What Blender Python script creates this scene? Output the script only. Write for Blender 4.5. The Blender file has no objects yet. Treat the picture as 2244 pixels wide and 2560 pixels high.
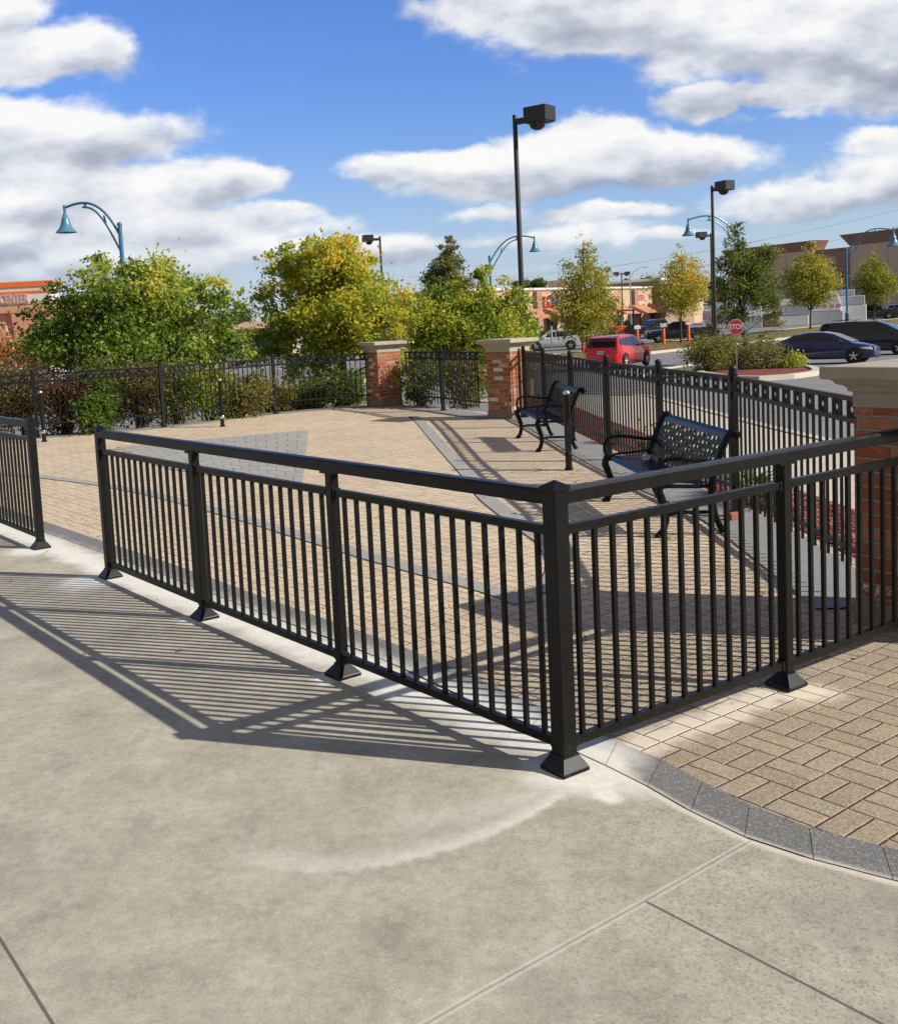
import bpy, bmesh, math, random
import numpy as np
from mathutils import Vector, Matrix, Euler
random.seed(7)
RNG = np.random.default_rng(11)
SC = bpy.context.scene
COL = SC.collection
R = math.radians

# ------------------------------------------------------------------ camera
FPX, PITCH, ROLL, CAMH, CX, CY = 2614.93, 0.095748, -0.050866, 1.7609, 1012.83, 1063.33
SW, SH = 2244.0, 2560.0
_f = Vector((0, math.cos(PITCH), -math.sin(PITCH)))
_u = Vector((0, math.sin(PITCH), math.cos(PITCH)))
_x = Vector((1, 0, 0))
AX = _x * math.cos(ROLL) + _u * math.sin(ROLL)
AU = -_x * math.sin(ROLL) + _u * math.cos(ROLL)
cam_data = bpy.data.cameras.new("camera")
cam = bpy.data.objects.new("camera", cam_data)
COL.objects.link(cam)
m = Matrix((AX, AU, -_f)).transposed().to_4x4()
m.translation = (0, 0, CAMH)
cam.matrix_world = m
cam_data.sensor_fit = 'HORIZONTAL'
cam_data.sensor_width = 36
cam_data.lens = FPX / SW * 36
cam_data.shift_x = (SW / 2 - CX) / SW
cam_data.shift_y = -(SH / 2 - CY) / SW
cam_data.clip_end = 3000
cam_data.clip_start = 0.05
SC.camera = cam

def ray(px, py):
    return (_f * FPX + AX * (px - CX) - AU * (py - CY)).normalized()

# ------------------------------------------------------------------ light
SUN_AZ = 109.3    # clockwise from +Y
SUN_EL = 33.4
w = bpy.data.worlds.new("World")
SC.world = w
w.use_nodes = True
NT = w.node_tree
NT.nodes.clear()

class NB:
    """small node builder"""
    def __init__(s, tree): s.t = tree
    def n(s, typ, **kw):
        nd = s.t.nodes.new(typ)
        for k, v in kw.items(): setattr(nd, k, v)
        return nd
    def set(s, sock, v):
        if isinstance(v, bpy.types.NodeSocket): s.t.links.new(v, sock)
        elif v is not None: sock.default_value = v
    def m(s, op, a, b=None, c=None, clamp=False):
        nd = s.n('ShaderNodeMath', operation=op); nd.use_clamp = clamp
        s.set(nd.inputs[0], a)
        if b is not None: s.set(nd.inputs[1], b)
        if c is not None: s.set(nd.inputs[2], c)
        return nd.outputs[0]
    def vm(s, op, a, b=None):
        nd = s.n('ShaderNodeVectorMath', operation=op)
        s.set(nd.inputs[0], a)
        if b is not None: s.set(nd.inputs[1], b)
        return nd
    def mix(s, f, a, b, mode='MIX'):
        nd = s.n('ShaderNodeMix', data_type='RGBA', blend_type=mode)
        s.set(nd.inputs[0], f)
        s.set(nd.inputs[6], a if not isinstance(a, tuple) else (*a[:3], 1))
        s.set(nd.inputs[7], b if not isinstance(b, tuple) else (*b[:3], 1))
        return nd.outputs[2]
    def ss(s, v, lo, hi, a=0.0, b=1.0):
        nd = s.n('ShaderNodeMapRange', interpolation_type='SMOOTHSTEP')
        s.set(nd.inputs[0], v); s.set(nd.inputs[1], lo); s.set(nd.inputs[2], hi)
        nd.inputs[3].default_value = a; nd.inputs[4].default_value = b
        return nd.outputs[0]
    def xyz(s, v):
        nd = s.n('ShaderNodeSeparateXYZ'); s.set(nd.inputs[0], v); return nd.outputs
    def comb(s, x, y, z):
        nd = s.n('ShaderNodeCombineXYZ')
        s.set(nd.inputs[0], x); s.set(nd.inputs[1], y); s.set(nd.inputs[2], z)
        return nd.outputs[0]
    def noise(s, vec, scale, detail=3, rough=0.5, col=False, dist=0.0):
        nd = s.n('ShaderNodeTexNoise')
        s.set(nd.inputs['Vector'], vec); nd.inputs['Scale'].default_value = scale
        nd.inputs['Detail'].default_value = detail; nd.inputs['Roughness'].default_value = rough
        nd.inputs['Distortion'].default_value = dist
        return nd.outputs[1] if col else nd.outputs[0]
    def wn(s, vec):
        nd = s.n('ShaderNodeTexWhiteNoise', noise_dimensions='3D'); s.set(nd.inputs[0], vec)
        return nd.outputs[0]
    def ramp(s, v, stops):
        nd = s.n('ShaderNodeValToRGB'); s.set(nd.inputs[0], v)
        e = nd.color_ramp.elements
        while len(e) < len(stops): e.new(0.5)
        for i, (p_, c) in enumerate(stops):
            e[i].position = p_; e[i].color = (*c[:3], 1)
        return nd.outputs[0]

# sky: Nishita daylight with a layer of cumulus in the direction domain
b = NB(NT)
sky = b.n('ShaderNodeTexSky', sky_type='NISHITA')
sky.sun_disc = False
sky.sun_elevation = R(SUN_EL)
sky.sun_rotation = R(SUN_AZ)
sky.altitude = 100
sky.air_density = 1.15
sky.dust_density = 0.6
sky.ozone_density = 3.5
tc = b.n('ShaderNodeTexCoord')
dx, dy, dz = b.xyz(tc.outputs['Generated'])
yy = b.m('MAXIMUM', dy, 0.12)
U = b.m('DIVIDE', dx, yy)
V = b.m('DIVIDE', dz, yy)
uv = b.comb(U, V, 0.0)
# clouds: (x, y, rx, ry, amount), measured on the photograph at 1792x2044
CL = [(-30, 30, 110, 90, 1.2), (60, 110, 170, 62, 1.3), (180, 95, 85, 50, 0.9), (-60, 160, 120, 30, .7),
      (-40, 290, 260, 75, 1.35), (150, 290, 200, 52, 1.2), (330, 345, 130, 30, .7),
      (40, 400, 420, 72, 1.3), (420, 375, 160, 36, 1.3), (540, 360, 60, 22, .6), (250, 470, 420, 46, 1.1), (560, 432, 95, 26, 1.0),
      (100, 540, 420, 38, 1.0), (480, 500, 220, 22, .8), (720, 500, 210, 34, .95), (860, 545, 260, 22, .6),
      (820, 345, 140, 32, 1.1), (1000, 350, 220, 52, 1.25), (1180, 300, 180, 62, 1.25), (1330, 315, 190, 56, 1.25), (1450, 300, 90, 30, .6),
      (1000, 10, 190, 48, 1.15), (1180, 40, 170, 62, 1.3), (1350, 20, 260, 85, 1.3), (1560, 30, 300, 130, 1.4), (1760, 130, 260, 90, 1.4),
      (1420, 200, 110, 40, 1.25), (1600, 190, 180, 38, 1.1), (1520, 235, 170, 22, .7), (1700, 290, 70, 12, .45),
      (1770, 290, 90, 34, 1.0), (1600, 395, 230, 42, .95), (1780, 360, 150, 60, .9), (1200, 425, 170, 20, .75), (980, 425, 120, 20, .65),
      (1080, 470, 260, 26, .6), (1350, 470, 200, 18, .5), (830, 20, 40, 30, .4), (700, 560, 300, 18, .4), (1250, 560, 260, 10, .3)]
dens = None; num = None; den = None
warp = b.noise(uv, 7.0, 6, .62, col=True)
wu, wv, _ww = b.xyz(warp)
Uw = b.m('ADD', U, b.m('MULTIPLY', b.m('SUBTRACT', wu, .5), .09))
Vw = b.m('ADD', V, b.m('MULTIPLY', b.m('SUBTRACT', wv, .5), .05))
for (cx_, cy_, rx, ry, am) in CL:
    d = ray(cx_ * 1.25223, cy_ * 1.25223)
    u0, v0 = d.x / d.y, d.z / d.y
    ru, rv = rx * 1.25223 / FPX * .93, ry * 1.25223 / FPX * .93
    # roll tilt of the pattern on the sensor is carried by a small shear
    du = b.m('MULTIPLY', b.m('SUBTRACT', Uw, u0), 1 / ru)
    dv = b.m('MULTIPLY', b.m('SUBTRACT', Vw, v0), 1 / rv)
    r2 = b.m('ADD', b.m('MULTIPLY', du, du), b.m('MULTIPLY', dv, dv))
    g = b.m('MULTIPLY', b.m('POWER', 2.71828, b.m('MULTIPLY', r2, -0.8)), am)
    dens = g if dens is None else b.m('MAXIMUM', dens, g)
    g2 = b.m('MULTIPLY', g, g); gd = b.m('MULTIPLY', g2, dv)
    num = gd if num is None else b.m('ADD', num, gd); den = g2 if den is None else b.m('ADD', den, g2)
suv = b.comb(b.m('MULTIPLY', U, 1.0), b.m('MULTIPLY', V, 2.1), 3.3)
n1 = b.noise(suv, 7.5, 9, .55)
bil = b.noise(b.comb(U, b.m('MULTIPLY', V, 1.5), 1.7), 19.0, 5, .55)
bil = b.m('SUBTRACT', .42, b.m('ABSOLUTE', b.m('MULTIPLY', b.m('SUBTRACT', bil, .5), 3.4)))
fine = b.m('ADD', b.m('MULTIPLY', b.m('SUBTRACT', n1, 0.5), 1.30), b.m('MULTIPLY', bil, .17))
backn = b.noise(b.comb(b.m('MULTIPLY', dx, 1.0), dy, b.m('MULTIPLY', dz, 2.2)), 2.6, 6, .55)
backd = b.m('MULTIPLY', b.ss(backn, .34, .5), 1.0)  # unseen cloud cover behind the camera, added to make the fill light neutral
front = b.ss(dy, .3, .6)
dd = b.m('ADD', b.m('MULTIPLY', dens, front), b.m('MULTIPLY', backd, b.m('SUBTRACT', 1.0, front)))
alpha = b.ss(b.m('ADD', dd, fine), .30, .68)
frontk = front
# shading: thick parts away from the light go grey, lit tops go white
suv2 = b.comb(b.m('SUBTRACT', U, 0.010), b.m('MULTIPLY', b.m('ADD', V, 0.018), 2.1), 3.3)
n2 = b.noise(suv2, 7.5, 5, .5)
n1b = b.noise(suv, 7.5, 5, .5)
lump = b.m('MULTIPLY', b.m('SUBTRACT', n1b, n2), 2.6)
big = b.noise(b.comb(U, b.m('MULTIPLY', V, 2.6), 8.1), 4.2, 4, .5)
thick = b.ss(b.m('ADD', dd, fine), .55, 1.5)
sh = b.m('ADD', b.m('ADD', 0.60, lump), b.m('MULTIPLY', b.m('SUBTRACT', big, .5), 1.7))
vert = b.m('DIVIDE', num, b.m('ADD', den, .05))
sh = b.m('ADD', sh, b.m('MULTIPLY', b.m('ADD', vert, .10), .44))
sh = b.m('ADD', sh, b.m('MULTIPLY', bil, .22))
sh = b.m('SUBTRACT', sh, b.m('MULTIPLY', thick, .10), clamp=True)
ccol = b.ramp(sh, [(0.0, (.40, .44, .56)), (.36, (.62, .67, .77)), (.60, (.84, .88, .95)), (1.0, (1.12, 1.12, 1.12))])
hz = b.ss(dz, 0.0, .30)
skyc = b.mix(1.0, sky.outputs[0], b.ramp(dz, [(0.0, (.92, .96, 1.22)), (.12, (.84, .95, 1.32)), (.22, (.68, .90, 1.42)), (.5, (.54, .80, 1.46))]), 'MULTIPLY')
cl = b.mix(1.0, ccol, (7.5, 7.45, 7.4), 'MULTIPLY')
cl = b.mix(frontk, b.mix(1.0, cl, (.40, .37, .33), 'MULTIPLY'), cl)  # added clouds behind the camera are greyed and dimmed to hold back fill
alpha = b.m('MULTIPLY', alpha, b.ss(dz, 0.0, .10, .35, .97))
alpha = b.m('MULTIPLY', alpha, b.ss(dz, -.02, .01))
skyc = b.mix(b.ss(dz, .16, .0, 0.0, .45), skyc, (4.8, 5.9, 7.3))
fin = b.mix(alpha, skyc, cl)
bg = b.n('ShaderNodeBackground')
NT.links.new(fin, bg.inputs[0]); bg.inputs[1].default_value = 0.10
out = b.n('ShaderNodeOutputWorld')
NT.links.new(bg.outputs[0], out.inputs[0])
w.cycles.sampling_method = 'MANUAL'
w.cycles.sample_map_resolution = 512

sun_d = bpy.data.lights.new("sun", 'SUN')
sun_d.energy = 5.0
sun_d.angle = R(0.53)
sun_d.color = (1.0, .955, .88)
sun = bpy.data.objects.new("sun", sun_d)
COL.objects.link(sun)
sdir = Vector((math.sin(R(SUN_AZ)) * math.cos(R(SUN_EL)), math.cos(R(SUN_AZ)) * math.cos(R(SUN_EL)), math.sin(R(SUN_EL))))
sun.rotation_euler = sdir.to_track_quat('Z', 'Y').to_euler()
SC.view_settings.view_transform = 'Standard'
SC.view_settings.look = 'None'
SC.view_settings.gamma = 1
SC.view_settings.exposure = 0.22
SC.render.engine = 'CYCLES'

# ------------------------------------------------------------------ terrain
def dout(x, y):
    """metres outside the raised plaza"""
    a = x - 2.9
    c = y - 23.2 - 0.0
    e = (y - 21.0 - 0.42 * (x + 3.5)) if x < -2 else c
    return max(a, c if x >= -2 else max(e, -50))

def terr(x, y):
    d = dout(x, y)
    if d < 0.4: return -0.06
    def sm(t): t = max(0.0, min(1.0, t)); return t * t * (3 - 2 * t)
    return -0.06 - 0.99 * (1 - math.exp(-(d - .4) / 9.0)) + .62 * sm((y - 62) / 45) * sm((x - 18) / 22)

def at(px, py):
    """where the sight line through a pixel of the photograph meets the terrain"""
    d = ray(px, py); t = 1.0; o = Vector((0, 0, CAMH))
    while t < 900:
        p_ = o + d * t
        if p_.z <= terr(p_.x, p_.y):
            lo, hi = t - max(.2, t * .01), t
            for _ in range(24):
                mi = (lo + hi) / 2; q_ = o + d * mi
                if q_.z <= terr(q_.x, q_.y): hi = mi
                else: lo = mi
            q_ = o + d * hi
            return Vector((q_.x, q_.y, terr(q_.x, q_.y)))
        t += max(.1, t * .01)
    q_ = o + d * 900
    return Vector((q_.x, q_.y, terr(q_.x, q_.y)))

def dep(px, py, Y):
    """point at depth Y on the sight line"""
    d = ray(px, py)
    return Vector((0, 0, CAMH)) + d * (Y / d.y)

# ------------------------------------------------------------------ materials
MC = {}
def mat(name, col=(.5, .5, .5), rough=.6, metal=0.0, spec=.5, noise=None, bump=None, coat=0.0, build=None, trans=0.0, emit=None):
    if name in MC: return MC[name]
    M = bpy.data.materials.new(name); M.use_nodes = True
    t = M.node_tree; nb = NB(t)
    bs = t.nodes['Principled BSDF']
    bs.inputs['Base Color'].default_value = (*col, 1)
    bs.inputs['Roughness'].default_value = rough
    bs.inputs['Metallic'].default_value = metal
    bs.inputs['Specular IOR Level'].default_value = spec
    bs.inputs['Coat Weight'].default_value = coat
    if coat: bs.inputs['Coat Roughness'].default_value = .04
    tc_ = nb.n('ShaderNodeTexCoord'); P = tc_.outputs['Object']
    if noise:
        sc_, amt = noise
        nn = nb.noise(P, sc_, 5, .6)
        f = nb.m('ADD', 1 - amt, nb.m('MULTIPLY', nn, 2 * amt))
        c = nb.vm('SCALE', (*col,)); nb.set(c.inputs['Scale'], f)
        nb.set(bs.inputs['Base Color'], c.outputs[0])
    if bump:
        sc_, st = bump
        bn = nb.n('ShaderNodeBump'); bn.inputs['Strength'].default_value = st; bn.inputs['Distance'].default_value = .01
        nb.set(bn.inputs['Height'], nb.noise(P, sc_, 4, .6)); nb.set(bs.inputs['Normal'], bn.outputs[0])
    if emit:
        bs.inputs['Emission Color'].default_value = (*emit[0], 1); bs.inputs['Emission Strength'].default_value = emit[1]
    if build: build(nb, bs, P)
    MC[name] = M
    return M

def worldpos(nb):
    g = nb.n('ShaderNodeNewGeometry'); return g.outputs['Position']

def seg_dist(nb, X, Y, pts):
    """distance from (X,Y) to a polyline, as nodes"""
    best = None
    for (ax, ay), (bx, by) in zip(pts[:-1], pts[1:]):
        ex, ey = bx - ax, by - ay; L2 = ex * ex + ey * ey
        px_ = nb.m('SUBTRACT', X, ax); py_ = nb.m('SUBTRACT', Y, ay)
        t_ = nb.m('DIVIDE', nb.m('ADD', nb.m('MULTIPLY', px_, ex), nb.m('MULTIPLY', py_, ey)), L2, clamp=True)
        qx = nb.m('SUBTRACT', px_, nb.m('MULTIPLY', t_, ex)); qy = nb.m('SUBTRACT', py_, nb.m('MULTIPLY', t_, ey))
        d = nb.m('SQRT', nb.m('ADD', nb.m('MULTIPLY', qx, qx), nb.m('MULTIPLY', qy, qy)))
        best = d if best is None else nb.m('MINIMUM', best, d)
    return best

# railing post positions (metres)
A = Vector((.555, 3.94)); Bs = [Vector((-.382, 5.184)), Vector((-1.313, 6.406)), Vector((-2.25, 7.669))]
C1 = Vector((-3.20, 8.92)); D1 = Vector((1.71, 4.726))
e2 = (D1 - A).normalized(); dB = (Bs[2] - A).normalized()
C2 = C1 + dB * 1.56; C3 = C2 + dB * 1.56
PILN = Vector((2.44, 5.66)); PILN_A = math.atan2(-.84, .543)

def b_concrete(nb, bs, P):
    W_ = worldpos(nb); X, Y, Z = nb.xyz(W_)
    n_a = nb.noise(W_, 3.0, 8, .68); n_b = nb.noise(W_, 22, 5, .65); n_c = nb.noise(W_, 120, 4, .7)
    base = nb.ramp(n_a, [(.30, (.290, .262, .196)), (.44, (.370, .335, .256)), (.56, (.410, .371, .286)), (.70, (.475, .434, .340))])
    f = nb.m('ADD', .38, nb.m('MULTIPLY', n_b, .66)); f = nb.m('ADD', f, nb.m('MULTIPLY', n_c, .58))
    c = nb.vm('SCALE', base); nb.set(c.inputs['Scale'], f); c = c.outputs[0]
    vs_ = nb.n('ShaderNodeTexVoronoi'); nb.set(vs_.inputs['Vector'], W_); vs_.inputs['Scale'].default_value = 120
    sr = nb.wn(vs_.outputs['Position'])
    c = nb.mix(nb.m('MULTIPLY', nb.ss(sr, .80, .95), .18), c, (.60, .56, .47))
    c = nb.mix(nb.m('MULTIPLY', nb.ss(sr, .25, .08), nb.m('ADD', .08, nb.m('MULTIPLY', nb.ss(nb.m('ADD', X, nb.m('MULTIPLY', n_a, 1.0)), .3, 1.6), .30))), c, (.13, .115, .09))
    # little pits
    vo = nb.n('ShaderNodeTexVoronoi'); nb.set(vo.inputs['Vector'], W_); vo.inputs['Scale'].default_value = 38
    pit = nb.ss(vo.outputs['Distance'], .05, .13, 1.0, 0.0)
    pit = nb.m('MULTIPLY', pit, nb.ss(nb.wn(vo.outputs['Position']), .62, .64))
    c = nb.mix(nb.m('MULTIPLY', pit, .40), c, (.17, .155, .13))
    # worn dark spots
    vo2 = nb.n('ShaderNodeTexVoronoi'); nb.set(vo2.inputs['Vector'], W_); vo2.inputs['Scale'].default_value = 2.3
    sp = nb.m('MULTIPLY', nb.ss(vo2.outputs['Distance'], .02, .06, 1.0, 0.0), nb.ss(nb.wn(vo2.outputs['Position']), .45, .5))
    c = nb.mix(nb.m('MULTIPLY', sp, .42), c, (.16, .14, .11))
    # broad damp-dry blotches and a hairline crack
    blo = nb.noise(W_, 1.1, 6, .62); c = nb.mix(nb.m('MULTIPLY', nb.ss(blo, .52, .62), .22), c, (.215, .20, .155))
    # pale lime stains: along the rail feet, the wide smear and the paver edge
    wob = nb.m('MULTIPLY', nb.m('SUBTRACT', nb.noise(W_, 4.0, 4, .6), .5), .30)
    wob2 = nb.m('MULTIPLY', nb.m('SUBTRACT', nb.noise(W_, 11.0, 3, .6), .5), .12)
    rail_pts = [(A.x + .12, A.y - .02), (Bs[2].x, Bs[2].y), (C3.x, C3.y)]
    off = [(x + .06, y + .07) for x, y in rail_pts]
    d1 = nb.m('ADD', seg_dist(nb, X, Y, off), nb.m('ADD', wob, wob2))
    st = nb.ss(d1, .04, .24, 1.0, 0.0)
    for (px_, py_, rr) in [(A.x + .07, A.y - .05, .27), (A.x + .17, A.y - .02, .16), (Bs[0].x - .03, Bs[0].y - .02, .13), (Bs[1].x - .02, Bs[1].y - .05, .15), (Bs[2].x - .12, Bs[2].y - .12, .30), (C1.x - .05, C1.y - .1, .26)]:
        dd_ = nb.m('SQRT', nb.m('ADD', nb.m('POWER', nb.m('SUBTRACT', X, px_), 2.0), nb.m('POWER', nb.m('SUBTRACT', Y, py_), 2.0)))
        dd_ = nb.m('ADD', dd_, nb.m('ADD', wob, nb.m('MULTIPLY', wob2, 1.6)))
        st = nb.m('MAXIMUM', st, nb.ss(dd_, rr * .35, rr * 1.15, 1.0, 0.0))
    arc = [(.70, 3.74), (.497, 3.66), (.30, 3.53), (.10, 3.40), (-.12, 3.33), (-.38, 3.29), (-.62, 3.27)]
    yl = nb.m('SUBTRACT', nb.m('SUBTRACT', Y, nb.m('ADD', 3.315, nb.m('MULTIPLY', X, .40))), nb.m('MULTIPLY', nb.m('MULTIPLY', X, X), .68))
    yl = nb.m('ADD', yl, nb.m('ADD', nb.m('MULTIPLY', wob2, .45), nb.m('MULTIPLY', wob, .12)))
    inside = nb.m('MULTIPLY', nb.ss(yl, -.022, .028), nb.m('SUBTRACT', 1.0, nb.ss(yl, .015, .17)))
    rng = nb.m('MULTIPLY', nb.ss(X, -.80, -.30), nb.ss(X, .52, .68, 1.0, 0.0))
    st = nb.m('MAXIMUM', st, nb.m('MULTIPLY', nb.m('MULTIPLY', inside, rng), nb.ss(X, -.6, .5, .34, .66)))
    arc2 = [(.66, 3.86), (.35, 3.70), (.0, 3.56), (-.3, 3.52)]
    d3 = nb.m('ADD', seg_dist(nb, X, Y, arc2), nb.m('MULTIPLY', wob2, 1.8))
    st = nb.m('MAXIMUM', st, nb.m('MULTIPLY', nb.ss(d3, .0, .16, .40, 0.0), nb.ss(X, -.3, .5, .1, 1.0)))
    splash = nb.m('MULTIPLY', nb.ss(nb.m('ADD', seg_dist(nb, X, Y, [(.62, 3.84), (.675, 3.70)]), nb.m('MULTIPLY', wob2, 1.2)), .02, .085, 1.0, 0.0), 1.0)
    st = nb.m('MAXIMUM', st, splash)
    st = nb.m('MULTIPLY', st, nb.m('ADD', .80, nb.m('MULTIPLY', nb.m('SUBTRACT', n_b, .5), .9)), clamp=True)
    lane = nb.noise(nb.comb(nb.m('MULTIPLY', X, 1.6), nb.m('MULTIPLY', Y, .9), 0.0), 2.6, 6, .7)
    c = nb.mix(nb.m('MULTIPLY', nb.ss(lane, .54, .66), .30), c, (.235, .215, .165))
    c = nb.mix(nb.m('MULTIPLY', nb.ss(lane, .44, .34), .25), c, (.56, .53, .43))
    c = nb.mix(nb.m('MULTIPLY', st, .92), c, (.82, .79, .70))
    ed = seg_dist(nb, X, Y, EDGE[:9])
    c = nb.mix(nb.ss(nb.m('ADD', ed, nb.m('MULTIPLY', wob2, .25)), .012, .045, .62, 0.0), c, (.74, .66, .54))
    # control joints
    j1 = seg_dist(nb, X, Y, [(1.075, 3.318), (.651, 2.995), (.12, 2.60), (-1.5, 1.35)])
    c = nb.mix(nb.ss(nb.m('ABSOLUTE', nb.m('SUBTRACT', j1, .010)), .003, .008, .35, 0.0), c, (.66, .62, .52))
    c = nb.mix(nb.ss(j1, .001, .005, .45, 0.0), c, (.20, .18, .14))
    j2 = seg_dist(nb, X, Y, [(.651, 2.985), (1.087, 2.404), (2.1, 1.05)])
    j3 = seg_dist(nb, X, Y, [(-1.62, 3.43), (-1.283, 2.961), (-.996, 2.563), (-.2, 1.4)])
    jj = nb.m('MINIMUM', j2, j3)
    c = nb.mix(nb.ss(jj, .003, .0065, .85, 0.0), c, (.09, .08, .06))
    nb.set(bs.inputs['Base Color'], c)
    bs.inputs['Roughness'].default_value = .9; bs.inputs['Specular IOR Level'].default_value = .25
    h = nb.m('ADD', nb.m('MULTIPLY', n_b, .5), nb.m('MULTIPLY', n_c, .5))
    h = nb.m('SUBTRACT', h, nb.m('MULTIPLY', pit, .6)); h = nb.m('SUBTRACT', h, nb.ss(jj, .003, .0065, 1.5, 0.0))
    bn = nb.n('ShaderNodeBump'); bn.inputs['Strength'].default_value = .35; bn.inputs['Distance'].default_value = .006
    nb.set(bn.inputs['Height'], h); nb.set(bs.inputs['Normal'], bn.outputs[0])

# edge of the concrete apron / grey border course
EDGE = [(3.4, 2.35), (2.6, 2.52), (1.95, 2.74), (1.425, 3.027), (1.20, 3.20), (1.07, 3.33), (.92, 3.57), (.773, 3.874), (.60, 4.13),
        (-.18, 5.40), (-1.09, 6.62), (-2.02, 7.88), (-2.98, 9.10), (-3.95, 10.35), (-5.2, 11.9), (-7.4, 14.3)]

def pav_uv(nb, ang, ox, oy, s):
    W_ = worldpos(nb); X, Y, Z = nb.xyz(W_)
    x_ = nb.m('SUBTRACT', X, ox); y_ = nb.m('SUBTRACT', Y, oy)
    c_, s_ = math.cos(ang) / s, math.sin(ang) / s
    u = nb.m('ADD', nb.m('MULTIPLY', x_, c_), nb.m('MULTIPLY', y_, s_))
    v = nb.m('SUBTRACT', nb.m('MULTIPLY', y_, c_), nb.m('MULTIPLY', x_, s_))
    return W_, X, Y, u, v

def b_pavers(nb, bs, P):
    s = .203
    W_, X, Y, u, v = pav_uv(nb, -.924, 1.2703, 4.1243, s)
    # tiny wander so the joints are not ruler-straight
    wn_ = nb.noise(W_, 3.0, 2, .5, col=True); wx, wy, _ = nb.xyz(wn_)
    u = nb.m('ADD', u, nb.m('MULTIPLY', nb.m('SUBTRACT', wx, .5), .05)); v = nb.m('ADD', v, nb.m('MULTIPLY', nb.m('SUBTRACT', wy, .5), .05))
    iu = nb.m('FLOOR', u); iv = nb.m('FLOOR', v)
    fu = nb.m('SUBTRACT', u, iu); fv = nb.m('SUBTRACT', v, iv)
    par = nb.m('MODULO', nb.m('ADD', nb.m('ADD', iu, iv), 1000), 2.0)
    par = nb.m('GREATER_THAN', par, .5)          # 0: long along u, 1: long along v
    h2u = nb.m('FLOOR', nb.m('MULTIPLY', fu, 2)); h2v = nb.m('FLOOR', nb.m('MULTIPLY', fv, 2))
    f2u = nb.m('FRACT', nb.m('MULTIPLY', fu, 2)); f2v = nb.m('FRACT', nb.m('MULTIPLY', fv, 2))
    def edge(f, k):
        return nb.m('MULTIPLY', nb.m('MINIMUM', f, nb.m('SUBTRACT', 1.0, f)), s * k)
    e0 = nb.m('MINIMUM', edge(fu, 1), edge(f2v, .5)); e1 = nb.m('MINIMUM', edge(fv, 1), edge(f2u, .5))
    e = nb.m('ADD', nb.m('MULTIPLY', e0, nb.m('SUBTRACT', 1.0, par)), nb.m('MULTIPLY', e1, par))
    sub = nb.m('ADD', nb.m('MULTIPLY', h2v, nb.m('SUBTRACT', 1.0, par)), nb.m('MULTIPLY', h2u, par))
    rid = nb.wn(nb.comb(iu, iv, sub))
    n_b = nb.noise(W_, 9, 4, .6); n_c = nb.noise(W_, 150, 2, .8); n_d = nb.noise(W_, 60, 4, .6)
    big = nb.noise(W_, .7, 3, .5)
    base = nb.ramp(rid, [(0.0, (.290, .226, .150)), (.35, (.322, .252, .170)), (.7, (.350, .276, .186)), (1.0, (.318, .256, .184))])
    f = nb.m('ADD', .50, nb.m('ADD', nb.m('MULTIPLY', n_b, .35), nb.m('ADD', nb.m('MULTIPLY', n_c, .55), nb.m('MULTIPLY', n_d, .30))))
    f = nb.m('MULTIPLY', f, nb.m('ADD', .80, nb.m('MULTIPLY', big, .36)))
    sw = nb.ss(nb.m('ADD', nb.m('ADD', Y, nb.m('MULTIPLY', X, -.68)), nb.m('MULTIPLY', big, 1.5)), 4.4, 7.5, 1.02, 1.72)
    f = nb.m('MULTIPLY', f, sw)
    c = nb.vm('SCALE', base); nb.set(c.inputs['Scale'], f); c = c.outputs[0]
    ew = nb.m('ADD', e, nb.m('MULTIPLY', nb.m('SUBTRACT', n_d, .5), .003))
    joint = nb.ss(ew, .0010, .0038, 1.0, 0.0)
    vs_ = nb.n('ShaderNodeTexVoronoi'); nb.set(vs_.inputs['Vector'], W_); vs_.inputs['Scale'].default_value = 170
    sr = nb.wn(vs_.outputs['Position'])
    c = nb.mix(nb.m('MULTIPLY', nb.ss(sr, .80, .92), .42), c, (.56, .50, .40))
    c = nb.mix(nb.m('MULTIPLY', nb.ss(sr, .22, .10), .50), c, (.10, .085, .06))
    # joints: most are sand-filled, some are open and dark, little moss
    open_ = nb.ss(nb.noise(W_, 6.5, 3, .6), .38, .52)
    jc = nb.mix(open_, (.33, .26, .18), (.16, .125, .085))
    c = nb.mix(joint, c, jc)
    # lime bleeding next to the railing feet
    wob = nb.m('MULTIPLY', nb.m('SUBTRACT', nb.noise(W_, 7.0, 4, .6), .5), .26)
    d1 = nb.m('ADD', seg_dist(nb, X, Y, [(A.x + .05, A.y + .02), (A.x + .5, A.y + .30), (D1.x + .05, D1.y + .0)]), wob)
    st = nb.ss(d1, .03, .15, .8, 0.0)
    dd_ = nb.m('SQRT', nb.m('ADD', nb.m('POWER', nb.m('SUBTRACT', X, D1.x + .03), 2.0), nb.m('POWER', nb.m('SUBTRACT', Y, D1.y - .09), 2.0)))
    st = nb.m('MAXIMUM', st, nb.ss(nb.m('ADD', dd_, wob), .06, .24, .95, 0.0))
    d3 = nb.m('ADD', seg_dist(nb, X, Y, [(A.x - .1, A.y + .35), (Bs[0].x + .1, Bs[0].y + .3), (Bs[2].x + .35, Bs[2].y + .3)]), wob)
    st = nb.m('MAXIMUM', st, nb.ss(d3, .0, .2, .35, 0.0))
    c = nb.mix(nb.m('MULTIPLY', st, nb.m('SUBTRACT', 1.0, nb.m('MULTIPLY', joint, .5))), c, (.74, .64, .50))
    # gum spots
    vo2 = nb.n('ShaderNodeTexVoronoi'); nb.set(vo2.inputs['Vector'], W_); vo2.inputs['Scale'].default_value = 3.1
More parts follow.
